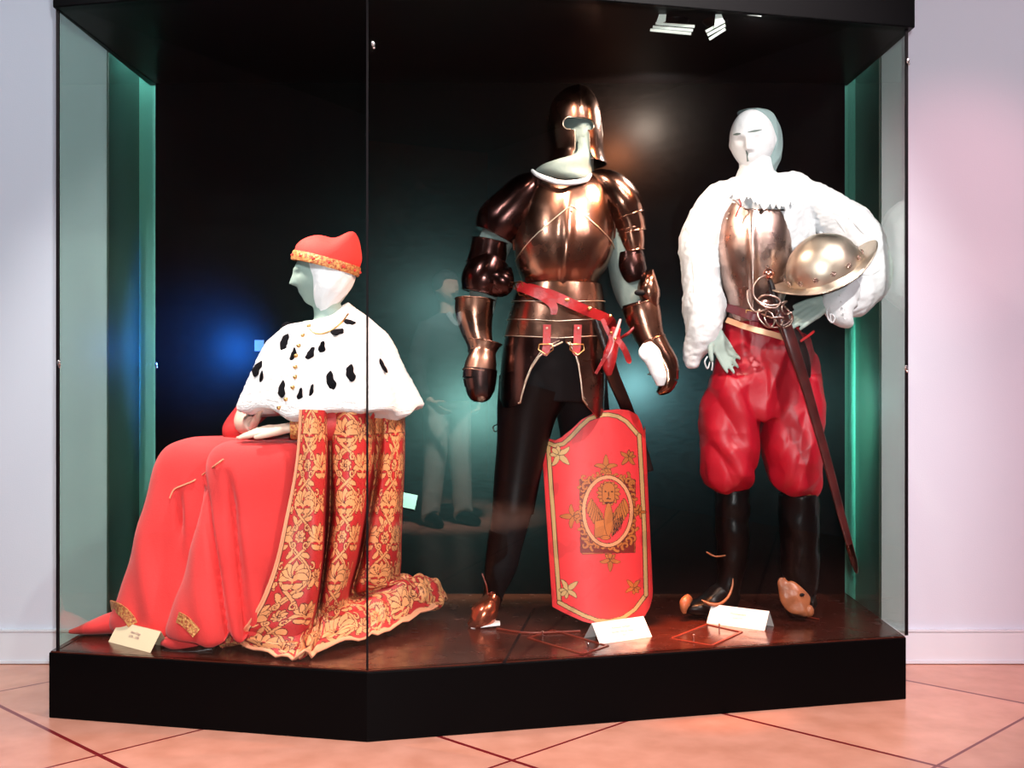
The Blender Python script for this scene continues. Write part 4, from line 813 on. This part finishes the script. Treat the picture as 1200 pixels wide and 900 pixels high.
# picture painted on the shield, laid out on the curved surface in half-millimetre-ish cells
SC = 5; X0, Y0 = 630, 474; CW, CH = 142*SC, 268*SC
C = dict(w=CW, h=CH, wrap=False); yy, xx = np.mgrid[0:CH, 0:CW].astype(float); C['x'] = xx; C['y'] = yy; C['c'] = np.ones((CH, CW, 3))*np.array((.72, .035, .04))
GP = np.array((.55, .34, .14)); OG = np.array((.42, .12, .025)); DK = np.array((.035, .006, .004))
def c_(x, y): return ((x-X0)*SC, (y-Y0)*SC)
def S2(pts, r, col, out=None, ow=3): seg(C, [c_(*p) for p in pts], r*SC, None, col, out, ow)
def Lf(x, y, a, L_, w_, col=OG, curl=0.): leaf(C, c_(x, y), a, L_*SC, w_*SC, col, DK, curl, 3.0)
bl = [(642+12*0+13.5*t, 519+ (705-519)*t) for t in np.linspace(0, 1, 8)]
tp = [(642, 519), (650, 522), (660, 520), (670, 511), (680, 500), (690, 491), (700, 487), (712, 485.5), (724, 488), (734, 494), (742, 503), (748, 510)]
bt = [(655, 706), (668, 713), (684, 721), (700, 727), (714, 728), (730, 724), (744, 714), (756, 698)]; rt = [(749, 510), (752, 560), (755, 620), (757, 697)]
for pl in (bl, tp, bt, rt): S2(pl, 2.1, GP, DK, 4)
def fleur(x, y, a, k, col=GP):
    for da, L_, w_, cu_ in ((0, 15, 2.6, 0), (.75, 13, 2.2, 1.1), (-.75, 13, 2.2, -1.1), (1.9, 7, 1.8, .8), (-1.9, 7, 1.8, -.8), (math.pi, 6, 2.0, 0)): Lf(x, y, a+da, L_*k, w_*k, col, cu_)
fleur(653, 531, .75, 1.25); fleur(663, 693, -.7, 1.15); fleur(738, 534, 2.3, .9, OG); fleur(744, 690, -2.3, .9, OG)
fleur(710, 550, -math.pi/2, 1.1, OG); fleur(674, 605, math.pi, 1.15, OG); fleur(715, 654, math.pi/2, 1.0, OG); fleur(748, 600, 0, .6, OG)
rs = np.random.RandomState(5)
cx0, cy0 = 712, 599
S2([(680, 563), (743, 563), (743, 646), (683, 648), (680, 563)], 1.2, OG, DK, 3)
mq_ = (np.abs(xx/SC+X0-711.5) < 32) & (np.abs(yy/SC+Y0-605) < 43); C['c'][mq_] = (.16, .012, .008)
for k in range(46):                                # scrollwork around the oval
    a = 2*math.pi*k/46; sq = 1/max(abs(math.cos(a)), abs(math.sin(a))); r1 = .82+.12*(k % 2)
    px_ = cx0+33*math.cos(a)*sq**.8*r1*1.0; py_ = cy0+45*math.sin(a)*sq**.8*r1
    spiral(C, c_(px_, py_), 5.0*SC, a+1.3*(k % 3), .8, 1.5*SC, OG, DK, 1 if k % 2 else -1)
S_el = lambda rx, ry: [(cx0+rx*math.cos(a), cy0+ry*math.sin(a)) for a in np.linspace(0, 2*math.pi, 40)]
m_ = ((xx/SC+X0-cx0)/28)**2+((yy/SC+Y0-cy0)/40)**2 < 1; C['c'][m_] = (.72, .035, .04)
S2(S_el(28, 40), 1.9, np.array((.62, .26, .12)), DK, 4)
for sg in (-1, 1):                                 # wings either side of a generic haloed beast's head
    for k in range(8):
        Lf(cx0+sg*(5+k*.8), 612-k*1.6, (math.pi/2 if 1 else 0)-sg*(-.0)+sg*(.35-.0*k)-math.pi*0+(-sg*(1.1+.16*k)), 0.1, .1)
        Lf(cx0+sg*(7+k*1.7), 596-k*2.4+6, math.pi/2-sg*(.05+.05*k), 26-k*1.3, 1.9, OG, sg*.25)
for k in range(16):
    a = 2*math.pi*k/16; Lf(cx0+1+7*math.cos(a), 578+8*math.sin(a), a, 6.5, 2.0, OG, .5)
S2([(cx0+1, 573), (cx0+1, 583)], 7.2, OG, DK, 3); S2([(cx0-3, 576), (cx0-2.5, 576)], 1.0, DK); S2([(cx0+5, 576), (cx0+5.5, 576)], 1.0, DK)
S2([(cx0+1, 577), (cx0+1, 583), (cx0-1, 584.5), (cx0+3, 584.5)], .6, DK); S2([(cx0-3, 589), (cx0+5, 589)], .9, DK)
S2([(cx0-14, 612), (cx0-2, 609), (cx0-2, 626), (cx0-14, 629), (cx0-14, 612)], 1.2, OG, DK, 3)
mk_ = (np.abs(xx/SC+X0-(cx0-8)) < 6.5) & (np.abs(yy/SC+Y0-619) < 8.5); C['c'][mk_] = OG*1.1
Lf(cx0+1, 592, math.pi/2, 36, 5, OG); Lf(cx0+2, 630, math.pi, 10, 2.5, OG)
for k in range(7): S2([(cx0+8+k*1.6, 610-k), (cx0+6+k*1.6, 628-k*1.4)], .5, DK)
ix = np.clip(((PX-X0)*SC).astype(int), 0, CW-1); iy = np.clip(((PY-Y0)*SC).astype(int), 0, CH-1); scol = C['c'][iy, ix]
wear = np.clip(sn(np.stack([PX/100, PY/100, PX*0], -1), 3, 12)*.5+.5, 0, 1); scol = scol*(1-.18*(wear > .8))[..., None]
Bs = P_+np.array((0, .022, 0)); Vs, Fs_ = slab(P_, Bs)
lift = Vector((0, 0, 0))
zmin = Vs[:, 2].min(); Vs[:, 2] += max(0, PT+.001-zmin)
sh = mk('shield', (Vs, Fs_), M['paint'], None, label='tall red painted shield with gilt border and winged-beast oval, leaning on the armour', cat='shield', col=np.vstack([scol.reshape(-1, 3), np.ones((ns*ntt, 3))*np.array((.25, .02, .02))]))
# ---------------------------------------------------------------- standing figure in shirt and breeches
QY = 4.24
mq = thing('mannequin', 'standing mannequin in white shirt, steel breastplate, crimson breeches and black boots', 'mannequin', (.98, 4.25, PT), 'costumed mannequins in the case')
qb = [head(W(882, 166, QY-.01), .225, 22, 10, -3), limb((885, 180, QY, 34, .05), (888, 200, QY, 38, .055), (890, 222, QY, 70, .08)),
      Loft([(212, 860, 918, QY, .07), (228, 846, 936, QY, .105), (260, 846, 924, QY, .12), (310, 848, 916, QY, .115), (360, 852, 910, QY, .10), (385, 856, 922, QY+.01, .08), (400, 858, 925, QY+.01, .08), (440, 856, 930, QY+.01, .085)]).mesh(32, 50),
      limb((850, 236, QY, 36, .05), (832, 262, QY, 34, .048), (824, 300, QY-.01, 32, .046), (822, 340, QY-.03, 29, .042), (828, 372, QY-.06, 22, .032), (836, 392, QY-.08, 17, .024)),
      limb((930, 234, QY, 36, .05), (972, 262, QY-.01, 34, .048), (1008, 296, QY-.05, 31, .045), (1012, 322, QY-.08, 30, .042), (992, 344, QY-.15, 24, .035), (968, 354, QY-.21, 18, .025)),
      limb((870, 425, QY+.01, 48, .08), (858, 490, QY, 44, .075), (857, 560, QY, 34, .06), (858, 620, QY, 28, .05), (856, 660, QY, 22, .04), (853, 690, QY, 18, .03), (851, 704, QY, 18, .03)),
      limb((915, 425, QY+.01, 48, .08), (926, 490, QY, 44, .075), (934, 560, QY, 34, .06), (936, 620, QY, 28, .05), (938, 660, QY, 24, .04), (941, 690, QY, 20, .03), (943, 704, QY, 18, .03))]
qb += hand(W(837, 388, QY-.085), (.42, -.12, -.9), (.25, -1, 0), .92, 1, (.12, .15, .2, .3), .04, (.75, .6, .1))
qb += hand(W(972, 352, QY-.215), (-.86, -.12, -.50), (-.1, .6, -.6), 1.0, -1, (.10, .10, .12, .12), .03, (.9, .42, .0))
mk('body', fuse(qb, .0045, 4), M['skin'], mq, label='pale mannequin with bare hands')
# white cloth hood: closed round the face
fh = fuse([head(W(882, 166, QY-.012), .232, 22, 10, -3)], .0045, 2); Vh, Fh = fh
cxh = wx(882, QY); czh = wz(166, QY)
mk('cloth_mask', fh, M['linen'], mq, label='white cloth mask with slanting eye slits')
eye = []
for a, b_, c, d_ in ((859, 158, 868, 156.5), (876, 155, 893, 152)):
    bvh = BVHTree.FromPolygons([tuple(v) for v in Vh], [tuple(int(i) for i in f) for f in Fh]); P = [hitc(a+(c-a)*t, b_+(d_-b_)*t, bvh)[0]+Vector((0, -.0015, 0)) for t in np.linspace(0, 1, 5)]
    mk('eye_slit', ribbon(P, [.002, .006, .008, .006, .002], .002), M['grey'], mq)
P = [hitc(a, b_, bvh)[0]+Vector((0, -.001, 0)) for a, b_ in ((874, 176), (876, 182), (877, 189))]; mk('nose_seam', ribbon(P, [.003, .008, .012], .0015), M['grey'], mq)  # grey strip running down the mask below the nose
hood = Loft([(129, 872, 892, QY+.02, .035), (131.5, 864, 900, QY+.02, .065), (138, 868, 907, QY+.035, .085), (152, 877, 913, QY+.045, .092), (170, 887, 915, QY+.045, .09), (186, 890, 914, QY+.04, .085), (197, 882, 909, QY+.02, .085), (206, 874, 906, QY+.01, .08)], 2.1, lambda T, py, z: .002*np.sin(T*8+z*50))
mk('hood', fuse([hood.mesh(64, 50)], .005, 2), mat('shaded_linen', (.22, .31, .31), .85, bump=(40, .2)), mq)  # shade on the white hood put into a darker linen colour
mk('neck_cloth', fuse([Loft([(186, 868, 902, QY-.005, .075), (198, 866, 906, QY-.005, .078), (210, 862, 912, QY-.005, .085), (218, 855, 918, QY, .09)], 2.1, lambda T, py, z: .003*np.sin(T*6+z*90)).mesh(60, 30)], .004, 2), M['linen'], mq)

# shirt: body and the two full sleeves as one cloth
shirt = fuse([Loft([(205, 872, 908, QY, .075), (212, 858, 922, QY, .10), (222, 842, 938, QY, .12), (238, 836, 946, QY, .13), (262, 840, 952, QY, .13), (290, 842, 950, QY, .12), (315, 846, 928, QY, .115), (372, 850, 910, QY, .11)], 2.1).mesh(60, 60),
    ploft([(868, 222, QY, 20, .06), (846, 237, QY, 44, .08), (831, 256, QY, 44, .08), (822, 283, QY-.005, 48, .085), (821, 310, QY-.01, 43, .08), (823, 340, QY-.02, 47, .085), (825, 362, QY-.035, 52, .085), (824, 382, QY-.055, 40, .065), (822, 396, QY-.06, 36, .05), (814, 414, QY-.05, 24, .035), (811, 430, QY-.05, 12, .02)], 48, 70),
    ploft([(905, 213, QY, 20, .06), (930, 223, QY, 38, .08), (953, 238, QY, 48, .09), (982, 258, QY-.01, 54, .10), (1005, 281, QY-.03, 56, .105), (1017, 306, QY-.05, 50, .10), (1016, 330, QY-.08, 52, .09), (1000, 346, QY-.12, 48, .075), (984, 354, QY-.15, 40, .055)], 48, 70)], .006, 6, .6)
V, Fs = shirt; N = normals(V, Fs)
if (N[V[:, 1].argmin()][1]) > 0: N = -N
V = V+N*(.007*sn(V*np.array((1, 1, .5)), 7, 31)+.009*(.5-np.abs(sn(V*np.array((1.2, 1, .7)), 9, 32)))+.003*np.abs(sn(V, 22, 33)))[:, None]
st_ = mk('shirt', (V, Fs), M['linen'], mq, label='white linen shirt with full sleeves')
bvs = BVHTree.FromPolygons([tuple(v) for v in V], [tuple(int(i) for i in f) for f in Fs])
# creases, as small raised folds along the sleeves
for pts in (((960, 238), (985, 262), (1004, 296)), ((940, 250), (962, 272), (975, 300)), ((990, 250), (1012, 272), (1030, 300)), ((1005, 320), (1020, 322), (1036, 312)), ((812, 300), (815, 335), (812, 365)), ((826, 270), (830, 310), (832, 345))):
    mk('sleeve_fold', tube([hitc(a, b_, bvs)[0]+Vector((0, .004, 0)) for a, b_ in pts], [.003, .007, .003], 8), M['linen'], st_)
# broad cuff and cords
V, Fs = ploft([(1000, 338, QY-.16, 26, .035), (988, 346, QY-.20, 40, .045), (984, 356, QY-.22, 42, .048), (985, 366, QY-.225, 34, .046), (990, 375, QY-.225, 22, .04), (997, 381, QY-.22, 9, .02)], 40, 40)
mk('cuff', fuse([(V, Fs)], .004, 3), M['linen'], st_)
for i in range(5): p = W(984+i*1.5, 346+i*7, QY-.275); mk('cuff_button', ball(p, .004, .003, .004), M['linen'], st_)
def cord(pts, par): mk('cord', tube([W(*p) for p in pts], .0028, 6), M['linen'], par)
cord([(972, 360, QY-.26), (969, 366, QY-.265), (971, 374, QY-.26), (976, 378, QY-.26), (978, 372, QY-.26), (973, 368, QY-.265), (974, 378, QY-.26)], st_)
cord([(829, 418, QY-.11), (826, 424, QY-.115), (829, 432, QY-.11), (832, 424, QY-.11)], st_)
cord([(832, 418, QY-.11), (835, 426, QY-.115), (834, 434, QY-.11)], st_)

# breastplate
def rdisp(T, py, z): return .016*np.exp(-((T-math.pi/2-.22)/.10)**2)*np.clip((py-240)/70, 0, 1)*(np.sin(T) > 0)
bp = Loft([(228, 852, 920, QY, .11), (240, 844, 923, QY, .128), (255, 839, 926, QY, .142), (272, 835, 928, QY, .155), (290, 834, 928, QY, .162), (310, 837, 926, QY, .165), (330, 841, 921, QY, .16), (350, 846, 915, QY, .15), (368, 849, 910, QY, .14), (378, 850, 912, QY, .14)], 2.2, rdisp)
def bpt(T):
    x = 882+44*math.cos(T); return float(np.interp(x, [838, 846, 852, 858, 866, 900, 910, 918, 926], [244, 238, 239, 246, 251, 252, 250, 246, 262]))
br = mk('breastplate', bp.patch(-.25, math.pi+.25, bpt, lambda T: 372, .003, 150, 70), M['rustysteel'], mq)
mk('waist_flange', bp.patch(-.2, math.pi+.2, lambda T: 362, lambda T: 378, .007, 120, 10), M['rustysteel'], br)
mk('plate_edge', tube([Vector(bp.at(np.array(t), bp.sec(bpt(t)+.5), .005)) for t in np.linspace(.05, math.pi-.05, 60)], .0028, 6, smooth=False), M['rustysteel'], br)
for a, b_ in ((847, 261), (849, 255), (915, 262), (925, 281), (872, 372)): mk('rivet', ball(bp.front(a, b_, .007), .004), M['brightsteel'], br)
# ragged-edged collar lying over the plate
cl_ = Loft([(206, 868, 906, QY, .088), (212, 858, 918, QY, .108), (222, 848, 928, QY, .130), (236, 841, 932, QY, .148), (256, 838, 934, QY, .165)], 2.15)
rj = np.random.RandomState(8); jag = rj.rand(90)*9
def cbot(T):
    x = 882+44*math.cos(T); k = (T+.3)/(math.pi+.6)*89; return float(np.interp(x, [838, 846, 856, 866, 875, 900, 912, 918, 926], [228, 236, 238, 240, 249, 250, 243, 241, 236]))+float(np.interp(k, range(90), jag))-4
mk('lace_collar', cl_.patch(-.3, math.pi+.3, lambda T: 207, cbot, .006, 260, 24), M['linen'], st_)
mk('collar_cord', tube([W(866, 234, QY-.155), W(868, 240, QY-.163), (W(865, 246, QY-.16)), W(862, 254, QY-.16)], .003, 6), M['redleather'], st_)
for a, b_ in ((911, 243), (917, 246)): mk('tassel', ball(W(a, b_, QY-.155), .008, .004, .003), M['hose'], st_)

# breeches
hp = Loft([(368, 850, 912, QY, .125), (378, 847, 925, QY, .13), (395, 843, 944, QY, .135), (420, 838, 955, QY, .14), (450, 830, 958, QY, .145), (475, 826, 959, QY, .14), (490, 826, 958, QY, .12)], 2.2)
V, Fs = fuse([hp.mesh(60, 50),
    Loft([(440, 830, 893, QY, .135), (465, 824, 890, QY, .14), (500, 822, 887, QY, .142), (530, 824, 884, QY, .14), (552, 826, 880, QY, .13), (564, 829, 876, QY, .115), (572, 836, 870, QY, .09), (577, 842, 868, QY, .07)], 2.2).mesh(50, 50),
    Loft([(440, 888, 958, QY, .135), (465, 890, 960, QY, .14), (500, 892, 960, QY, .142), (530, 896, 960, QY, .14), (555, 902, 959, QY, .13), (569, 908, 957, QY, .115), (577, 914, 955, QY, .095), (582, 920, 952, QY, .08)], 2.2).mesh(50, 50)], .006, 6, .6); N = normals(V, Fs)
if (N[V[:, 1].argmin()][1]) > 0: N = -N
X_, Z_ = V[:, 0], V[:, 2]; lt = np.where(X_ < wx(889, QY), 1, -1); zz = (Z_-PT)
g1 = X_+.35*(Z_-1.0)*lt; gather = np.clip((Z_-1.15)/.15, 0, 1)
f = .009*np.abs(np.sin(g1*30+1.0*np.sin(Z_*7)))*np.clip((1.28-Z_)/.1, 0, 1)+.007*gather*np.sin(X_*120)+.006*np.abs(np.sin((Z_+.8*X_*lt)*20+1.5*np.sin(X_*16+Z_*6)))*np.clip((.95-Z_)/.12, 0, 1)*np.clip((Z_-.62)/.08, 0, 1)
f += .014*(.5-np.abs(sn(V*np.array((1.1, 1, .45)), 4.5, 43)))+.006*(.5-np.abs(sn(V*np.array((.8, 1, 1.3)), 6, 44)))+.006*sn(V, 6, 41)+.002*sn(V*np.array((1, 1, .5)), 11, 42)
V = V+N*np.maximum(f-.007, -.016)[:, None]
bre = mk('breeches', (V, Fs), M['satin'], mq)
mk('knee_band', ploft([(857, 573, QY, 28, .072), (857, 577.5, QY, 28, .072)], 40, 4), M['goldtrim'], bre); mk('knee_band', ploft([(936, 577, QY, 32, .078), (936, 582, QY, 31, .078)], 40, 4), M['goldtrim'], bre)

# belts
bt_ = mk('belt', ribbon([bp.front(849, 360, .012), bp.front(858, 366, .016), bp.front(872, 373, .02), bp.front(888, 376, .022), bp.front(903, 373, .018), bp.front(911, 370, .012)], .030, .004), mat('oxblood_leather', (.10, .012, .02), .35), mq)
q = [bp.front(a, b_, .027) for a, b_ in ((867, 366), (876, 369), (876, 376), (867, 373), (867, 366))]; mk('buckle', tube(q, .0028, 8, smooth=False), M['gold'], bt_)
mk('sash_strap', ribbon([hp.front(852, 376, .02), hp.front(866, 384, .024), hp.front(882, 390, .026), hp.front(900, 396, .027), hp.front(914, 402, .027), hp.front(926, 410, .03)], .020, .004), mat('gilt_leather', (.75, .42, .25), .3, .3), mq)

# boots
def boot(secs, leg): return fuse([ploft(leg, 48, 50), ploft(secs, 48, 40, ex=2.3)], .005, 4)
BLK = M['blackleather']
V, Fs = boot([(858, 690, QY, 26, .04), (848, 700, QY, 36, .05), (834, 708, QY-.02, 30, .05), (820, 711, QY-.04, 22, .045), (808, 713, QY-.05, 14, .035), (801, 715, QY-.055, 6, .02)],
             [(858, 572, QY, 40, .085), (858, 600, QY, 40, .08), (859, 630, QY, 38, .07), (858, 655, QY, 35, .062), (855, 675, QY, 30, .052), (852, 695, QY, 27, .046), (852, 712, QY, 26, .04)])
V += normals(V, Fs)*(.004*sn(V*np.array((.6, 1, 1.5)), 8, 51))[:, None]; V[:, 2] = np.maximum(V[:, 2], PT+.002)
b1 = mk('boot', (V, Fs), BLK, mq)
mk('boot_toe', ploft([(808, 700, QY-.07, 10, .012), (803, 706, QY-.085, 13, .016), (801.5, 713, QY-.09, 9, .014), (802, 719, QY-.092, 4, .006)], 24, 24), M['brownleather'], b1, label='polished tan toe')
mk('spur_strap', tube([W(822, 703, QY-.09), W(832, 708, QY-.10), W(843, 708, QY-.10), W(853, 700, QY-.08), W(858, 688, QY-.06), W(859, 678, QY-.05)], [.002, .007, .006, .005, .004, .002], 8), M['brownleather'], b1)
mk('ankle_strap', tube([W(828, 647, QY-.06), W(838, 652, QY-.075), (W(850, 651, QY-.07))], .003, 6), M['brownleather'], b1)
V, Fs = boot([(944, 695, QY, 26, .04), (940, 704, QY-.01, 34, .05), (936, 712, QY-.04, 28, .05), (938, 716, QY-.07, 20, .04), (944, 719, QY-.09, 10, .025)],
             [(935, 578, QY, 44, .09), (936, 605, QY, 46, .085), (937, 635, QY, 45, .075), (938, 660, QY, 44, .066), (940, 680, QY, 38, .056), (942, 697, QY, 30, .046), (944, 711, QY, 28, .04)])
V += normals(V, Fs)*(.005*sn(V*np.array((.6, 1, 1.5)), 8, 52))[:, None]; V[:, 2] = np.maximum(V[:, 2], PT+.002)
b2 = mk('boot', (V, Fs), BLK, mq)
Vl, Fl = ploft([(917, 677, QY-.085, 6, .008), (918, 684, QY-.09, 16, .012), (924, 692, QY-.097, 26, .014), (931, 701, QY-.105, 32, .015), (938, 710, QY-.11, 28, .014), (943, 716, QY-.115, 16, .012), (946, 720, QY-.115, 8, .01)], 40, 50)
Vl = Vl+normals(Vl, Fl)*(.004*sn(Vl, 14, 60))[:, None]
sl_ = mk('spur_leather', (Vl, Fl), M['brownleather'], b2, label='tan butterfly-shaped leather on the instep')
mk('buckle_hole', ball(W(940, 697, QY-.123), .009, .004, .006), M['hose'], sl_)
mk('toe_knob', ball(W(948, 716, QY-.115), .018, .018, .022), M['brownleather'], b2)
mk('stand_rod', tube([G(944, 724)+Vector((0, 0, .004)), G(960, 727)+Vector((0, 0, .004))], .003, 6), M['copper'], mq)

# ---------------------------------------------------------------- open helmet tucked under the arm
MYY = QY-.24
mh = thing('steel_helmet', 'bright steel brimmed helmet with rosettes held under the right figure\'s arm', 'helmet', W(965, 335, MYY))
C0 = W(967, 318, MYY); ax = Vector((-.42, -.30, .86)).normalized(); sd = Vector((.95, .0, .0)); sd = (sd-ax*sd.dot(ax)).normalized(); dp = ax.cross(sd)
sd = (sd*math.cos(.06)+dp*math.sin(.06)); dp = ax.cross(sd)
def dome(off=0.0):
    n, m = 96, 50; T = np.linspace(0, 2*math.pi, n, endpoint=False)[None]; ph = np.linspace(0, math.pi/2-.03, m)[:, None]
    rr = np.cos(ph)**.78; hh = np.sin(ph)**1.0
    peak = 1+.08*np.exp(-((ph-math.pi/2)/.25)**2)
    return np.array(C0)+((.135+off)*rr*np.cos(T))[..., None]*np.array(sd)+((.112+off)*rr*np.sin(T))[..., None]*np.array(dp)+((.135+off)*hh*peak*np.ones_like(T)-.01)[..., None]*np.array(ax)
do = dome()
skull = mk('skull', tube_mesh(do), M['brightsteel'], mh)
n = 120; T = np.linspace(0, 2*math.pi, n, endpoint=False)
tip = np.abs(np.cos(T))**2.2; ro = .128+.022+.045*tip; rd = .105+.026
up_ = -.016+.050*np.abs(np.cos(T))**3
def ringb(k, dz):
    a = .130+(ro-.130)*k; b_ = .107+(rd-.107)*k; return np.array(C0)+(a*np.cos(T))[:, None]*np.array(sd)+(b_*np.sin(T))[:, None]*np.array(dp)+((up_*k-.008*k)+dz)[:, None]*np.array(ax)
Rb = np.array([ringb(0, 0), ringb(.35, 0), ringb(.7, 0), ringb(1, 0), ringb(1.0, -.004), ringb(.5, -.004), ringb(0, -.004)])
mk('brim', tube_mesh(Rb, False), M['brightsteel'], mh)
mk('brim_edge', tube([Vector(p) for p in list(ringb(1, -.002))+[ringb(1, -.002)[0]]], .003, 8, smooth=False), M['brightsteel'], mh)
for k in range(14):
    a = 2*math.pi*k/14+.2; p = C0+sd*(.136*math.cos(a))+dp*(.113*math.sin(a))+ax*.020; o_ = (sd*math.cos(a)+dp*math.sin(a)).normalized()
    Rm = o_.to_track_quat('Z', 'Y').to_matrix(); pet = [ball(p+o_*.003, .0042, .0042, .004, 8, 6)]
    for j in range(6): v = Rm@Vector((math.cos(j*1.047)*.0075, math.sin(j*1.047)*.0075, .001)); pet.append(ball(p+v, .004, .004, .003, 8, 6))
    mk('rosette', fuse(pet, .0012, 0), M['rustysteel'], mh)

# ---------------------------------------------------------------- rapier
RY = QY-.24
rp_ = thing('rapier', 'long rapier with swept wire hilt hanging beside the crimson breeches', 'sword', W(925, 400, RY), 'swords worn by the standing figures')
def rr(x, y, d=0): return W(x, y, RY+d)
mk('pommel', ball(rr(901, 321), .021, .019, .019), mat('coppery_ball', (.75, .36, .28), .2, 1), rp_)
mk('pommel_cap', ball(rr(899.5, 313.5), .007), M['rustysteel'], rp_)
mk('grip', tube([rr(902, 328), rr(905, 338), rr(909, 350), rr(913, 360)], [.009, .011, .011, .009], 12), M['darkleather'], rp_)
hg = 'rustysteel'
for i, pts in enumerate(([(897, 323, -.01), (889, 327, -.02), (883, 337, -.025), (884, 348, -.03), (892, 355, -.035), (905, 358, -.04), (922, 353, -.03)],
        [(880, 340, 0), (876, 342, 0), (877, 355, -.01), (884, 365, -.02), (894, 364, -.03), (905, 360, -.03)],
        [(887, 353, -.03), (893, 347, -.04), (903, 346, -.05), (914, 352, -.05), (910, 360, -.045), (898, 360, -.04), (887, 353, -.03)],
        [(890, 362, -.02), (888, 370, -.03), (894, 379, -.04), (903, 384, -.04), (908, 376, -.04), (903, 366, -.03), (896, 364, -.03)],
        [(898, 366, -.03), (896, 374, -.05), (903, 383, -.05), (913, 383, -.045), (918, 376, -.04)],
        [(913, 366, -.03), (909, 374, -.055), (914, 382, -.05), (924, 378, -.04), (928, 370, -.03), (922, 363, -.03)],
        [(918, 358, -.03), (924, 364, -.045), (929, 371, -.04), (926, 380, -.035), (918, 384, -.03)],
        [(922, 353, -.03), (916, 360, -.05), (920, 368, -.05), (928, 366, -.045)],
        [(893, 368, -.03), (903, 372, -.06), (916, 372, -.06), (926, 375, -.05)])):
    mk('hilt_bar', tube([rr(*p) for p in pts], .0038 if i < 3 else .0034, 8), M[hg], rp_)
mk('ring_guard', ball(rr(897, 354, -.03), .017, .006, .009), mat('pink_steel', (.85, .5, .45), .3, 1), rp_)
mk('scabbard', ploft([(914, 362, RY, 12, .010), (922, 385, RY, 14, .011), (932, 415, RY, 14, .010), (945, 455, RY+.01, 12, .009), (958, 500, RY+.02, 11, .008), (972, 550, RY+.03, 10, .008), (985, 600, RY+.04, 9, .007), (996, 640, RY+.05, 8, .006), (1002, 662, RY+.055, 6, .005), (1004, 672, RY+.055, 2, .003)], 20, 70, ex=3), mat('red_brown_scabbard', (.075, .012, .012), .3, var=(20, .5)), rp_)
mk('chape', ploft([(995, 638, RY+.05, 9, .008), (1001, 660, RY+.055, 8, .007), (1003.5, 671, RY+.055, 3, .004)], 16, 14), M['darksteel'], rp_)
hgr = mk('sword_hanger', fuse([ploft([(917, 380, RY+.03, 14, .014), (928, 395, RY+.03, 22, .014), (936, 415, RY+.03, 24, .014), (942, 432, RY+.03, 18, .014), (944, 444, RY+.03, 12, .012)], 24, 30)], .004, 3), M['darkleather'], rp_)
mk('hanger_strap', ribbon([rr(938, 400, .0), rr(948, 393, .01), rr(954, 388, .03)], .008, .003), M['redleather'], hgr)
for i in range(6): mk('stud', ball(rr(926+2.6*i, 392+9*i, .008), .0032), M['rustysteel'], hgr)
# ---------------------------------------------------------------- a visitor in the room, seen as a reflection in the glass
vx, vy = 2.06, -.83
lamp('unseen_downlight', 'SPOT', (1.7, .5, 3.2), (vx, vy, .9), 1600, (1, .92, .85), .1, 34, .9)  # added lamp, brightens the visitor so the reflection shows
vis = thing('person', 'person in dark jacket and pale trousers, reflected in the glass of the case', 'person', (vx, vy, 0))
def v(x, y, z): return Vector((vx+x, vy+y, z))
hd, hf_ = head((0, 0, 0), .235, 180, 0); hd = hd+np.array((vx, vy, 1.70))
pb = [(hd, hf_), tube([v(0, 0, 1.62), v(0, 0, 1.5), v(0, 0, 1.42)], [.055, .058, .08]), tube([v(0, 0, 1.5), v(0, 0, 1.42), v(0, 0, 1.2), v(0, 0, 1.0), v(0, 0, .88)], [.06, .14, .15, .14, .15], 16)]
for s in (-1, 1):
    pb.append(tube([v(s*.16, 0, 1.42), v(s*.24, 0, 1.18), v(s*.24, .08, .95), v(s*.20, .16, .90)], [.05, .045, .035, .026], 12))
    pb.append(tube([v(s*.09, 0, .9), v(s*.11, .01, .5), v(s*.13, 0, .12), v(s*.13, 0, .06)], [.085, .058, .038, .035], 12))
    pb += hand(v(s*.20, .16, .89), (-s*.5, .5, -.6), (-s, 0, 0), .95, s, (.4, .5, .5, .6), .03)
mk('body', fuse(pb, .006, 3), M['flesh'], vis)
mk('trousers', fuse([tube([v(0, 0, 1.0), v(0, 0, .9), v(0, 0, .85)], [.15, .165, .15], 20)]+[tube([v(s*.08, 0, .92), v(s*.10, .01, .5), v(s*.13, 0, .12), v(s*.13, .01, .07)], [.105, .085, .07, .075], 20) for s in (-1, 1)], .01, 3), M['trouser'], vis)
mk('jacket', fuse([tube([v(0, 0, 1.53), v(0, 0, 1.45), v(0, 0, 1.25), v(0, 0, 1.05), v(0, 0, .9)], [.07, .17, .19, .175, .18], 24)]+[tube([v(s*.14, 0, 1.45), v(s*.24, 0, 1.2), v(s*.24, .07, .98), v(s*.21, .14, .92)], [.075, .068, .055, .045], 16) for s in (-1, 1)], .01, 3), M['jacket'], vis)
mk('shirt_collar', tube([v(-.05, .12, 1.53), v(0, .16, 1.44), v(.05, .12, 1.53)], .02, 8), M['linen'], vis)
mk('hair', cut(ball(v(0, -.02, 1.745), .10, .115, .105, 32, 24), box(v(0, .13, 1.68), .3, .14, .2)), M['jacket'], vis)
for s in (-1, 1): mk('shoe', fuse([tube([v(s*.13, -.05, .05), v(s*.14, .08, .045), v(s*.15, .2, .03)], [.045, .05, .03], 16)], .008, 3), M['blackleather'], vis)
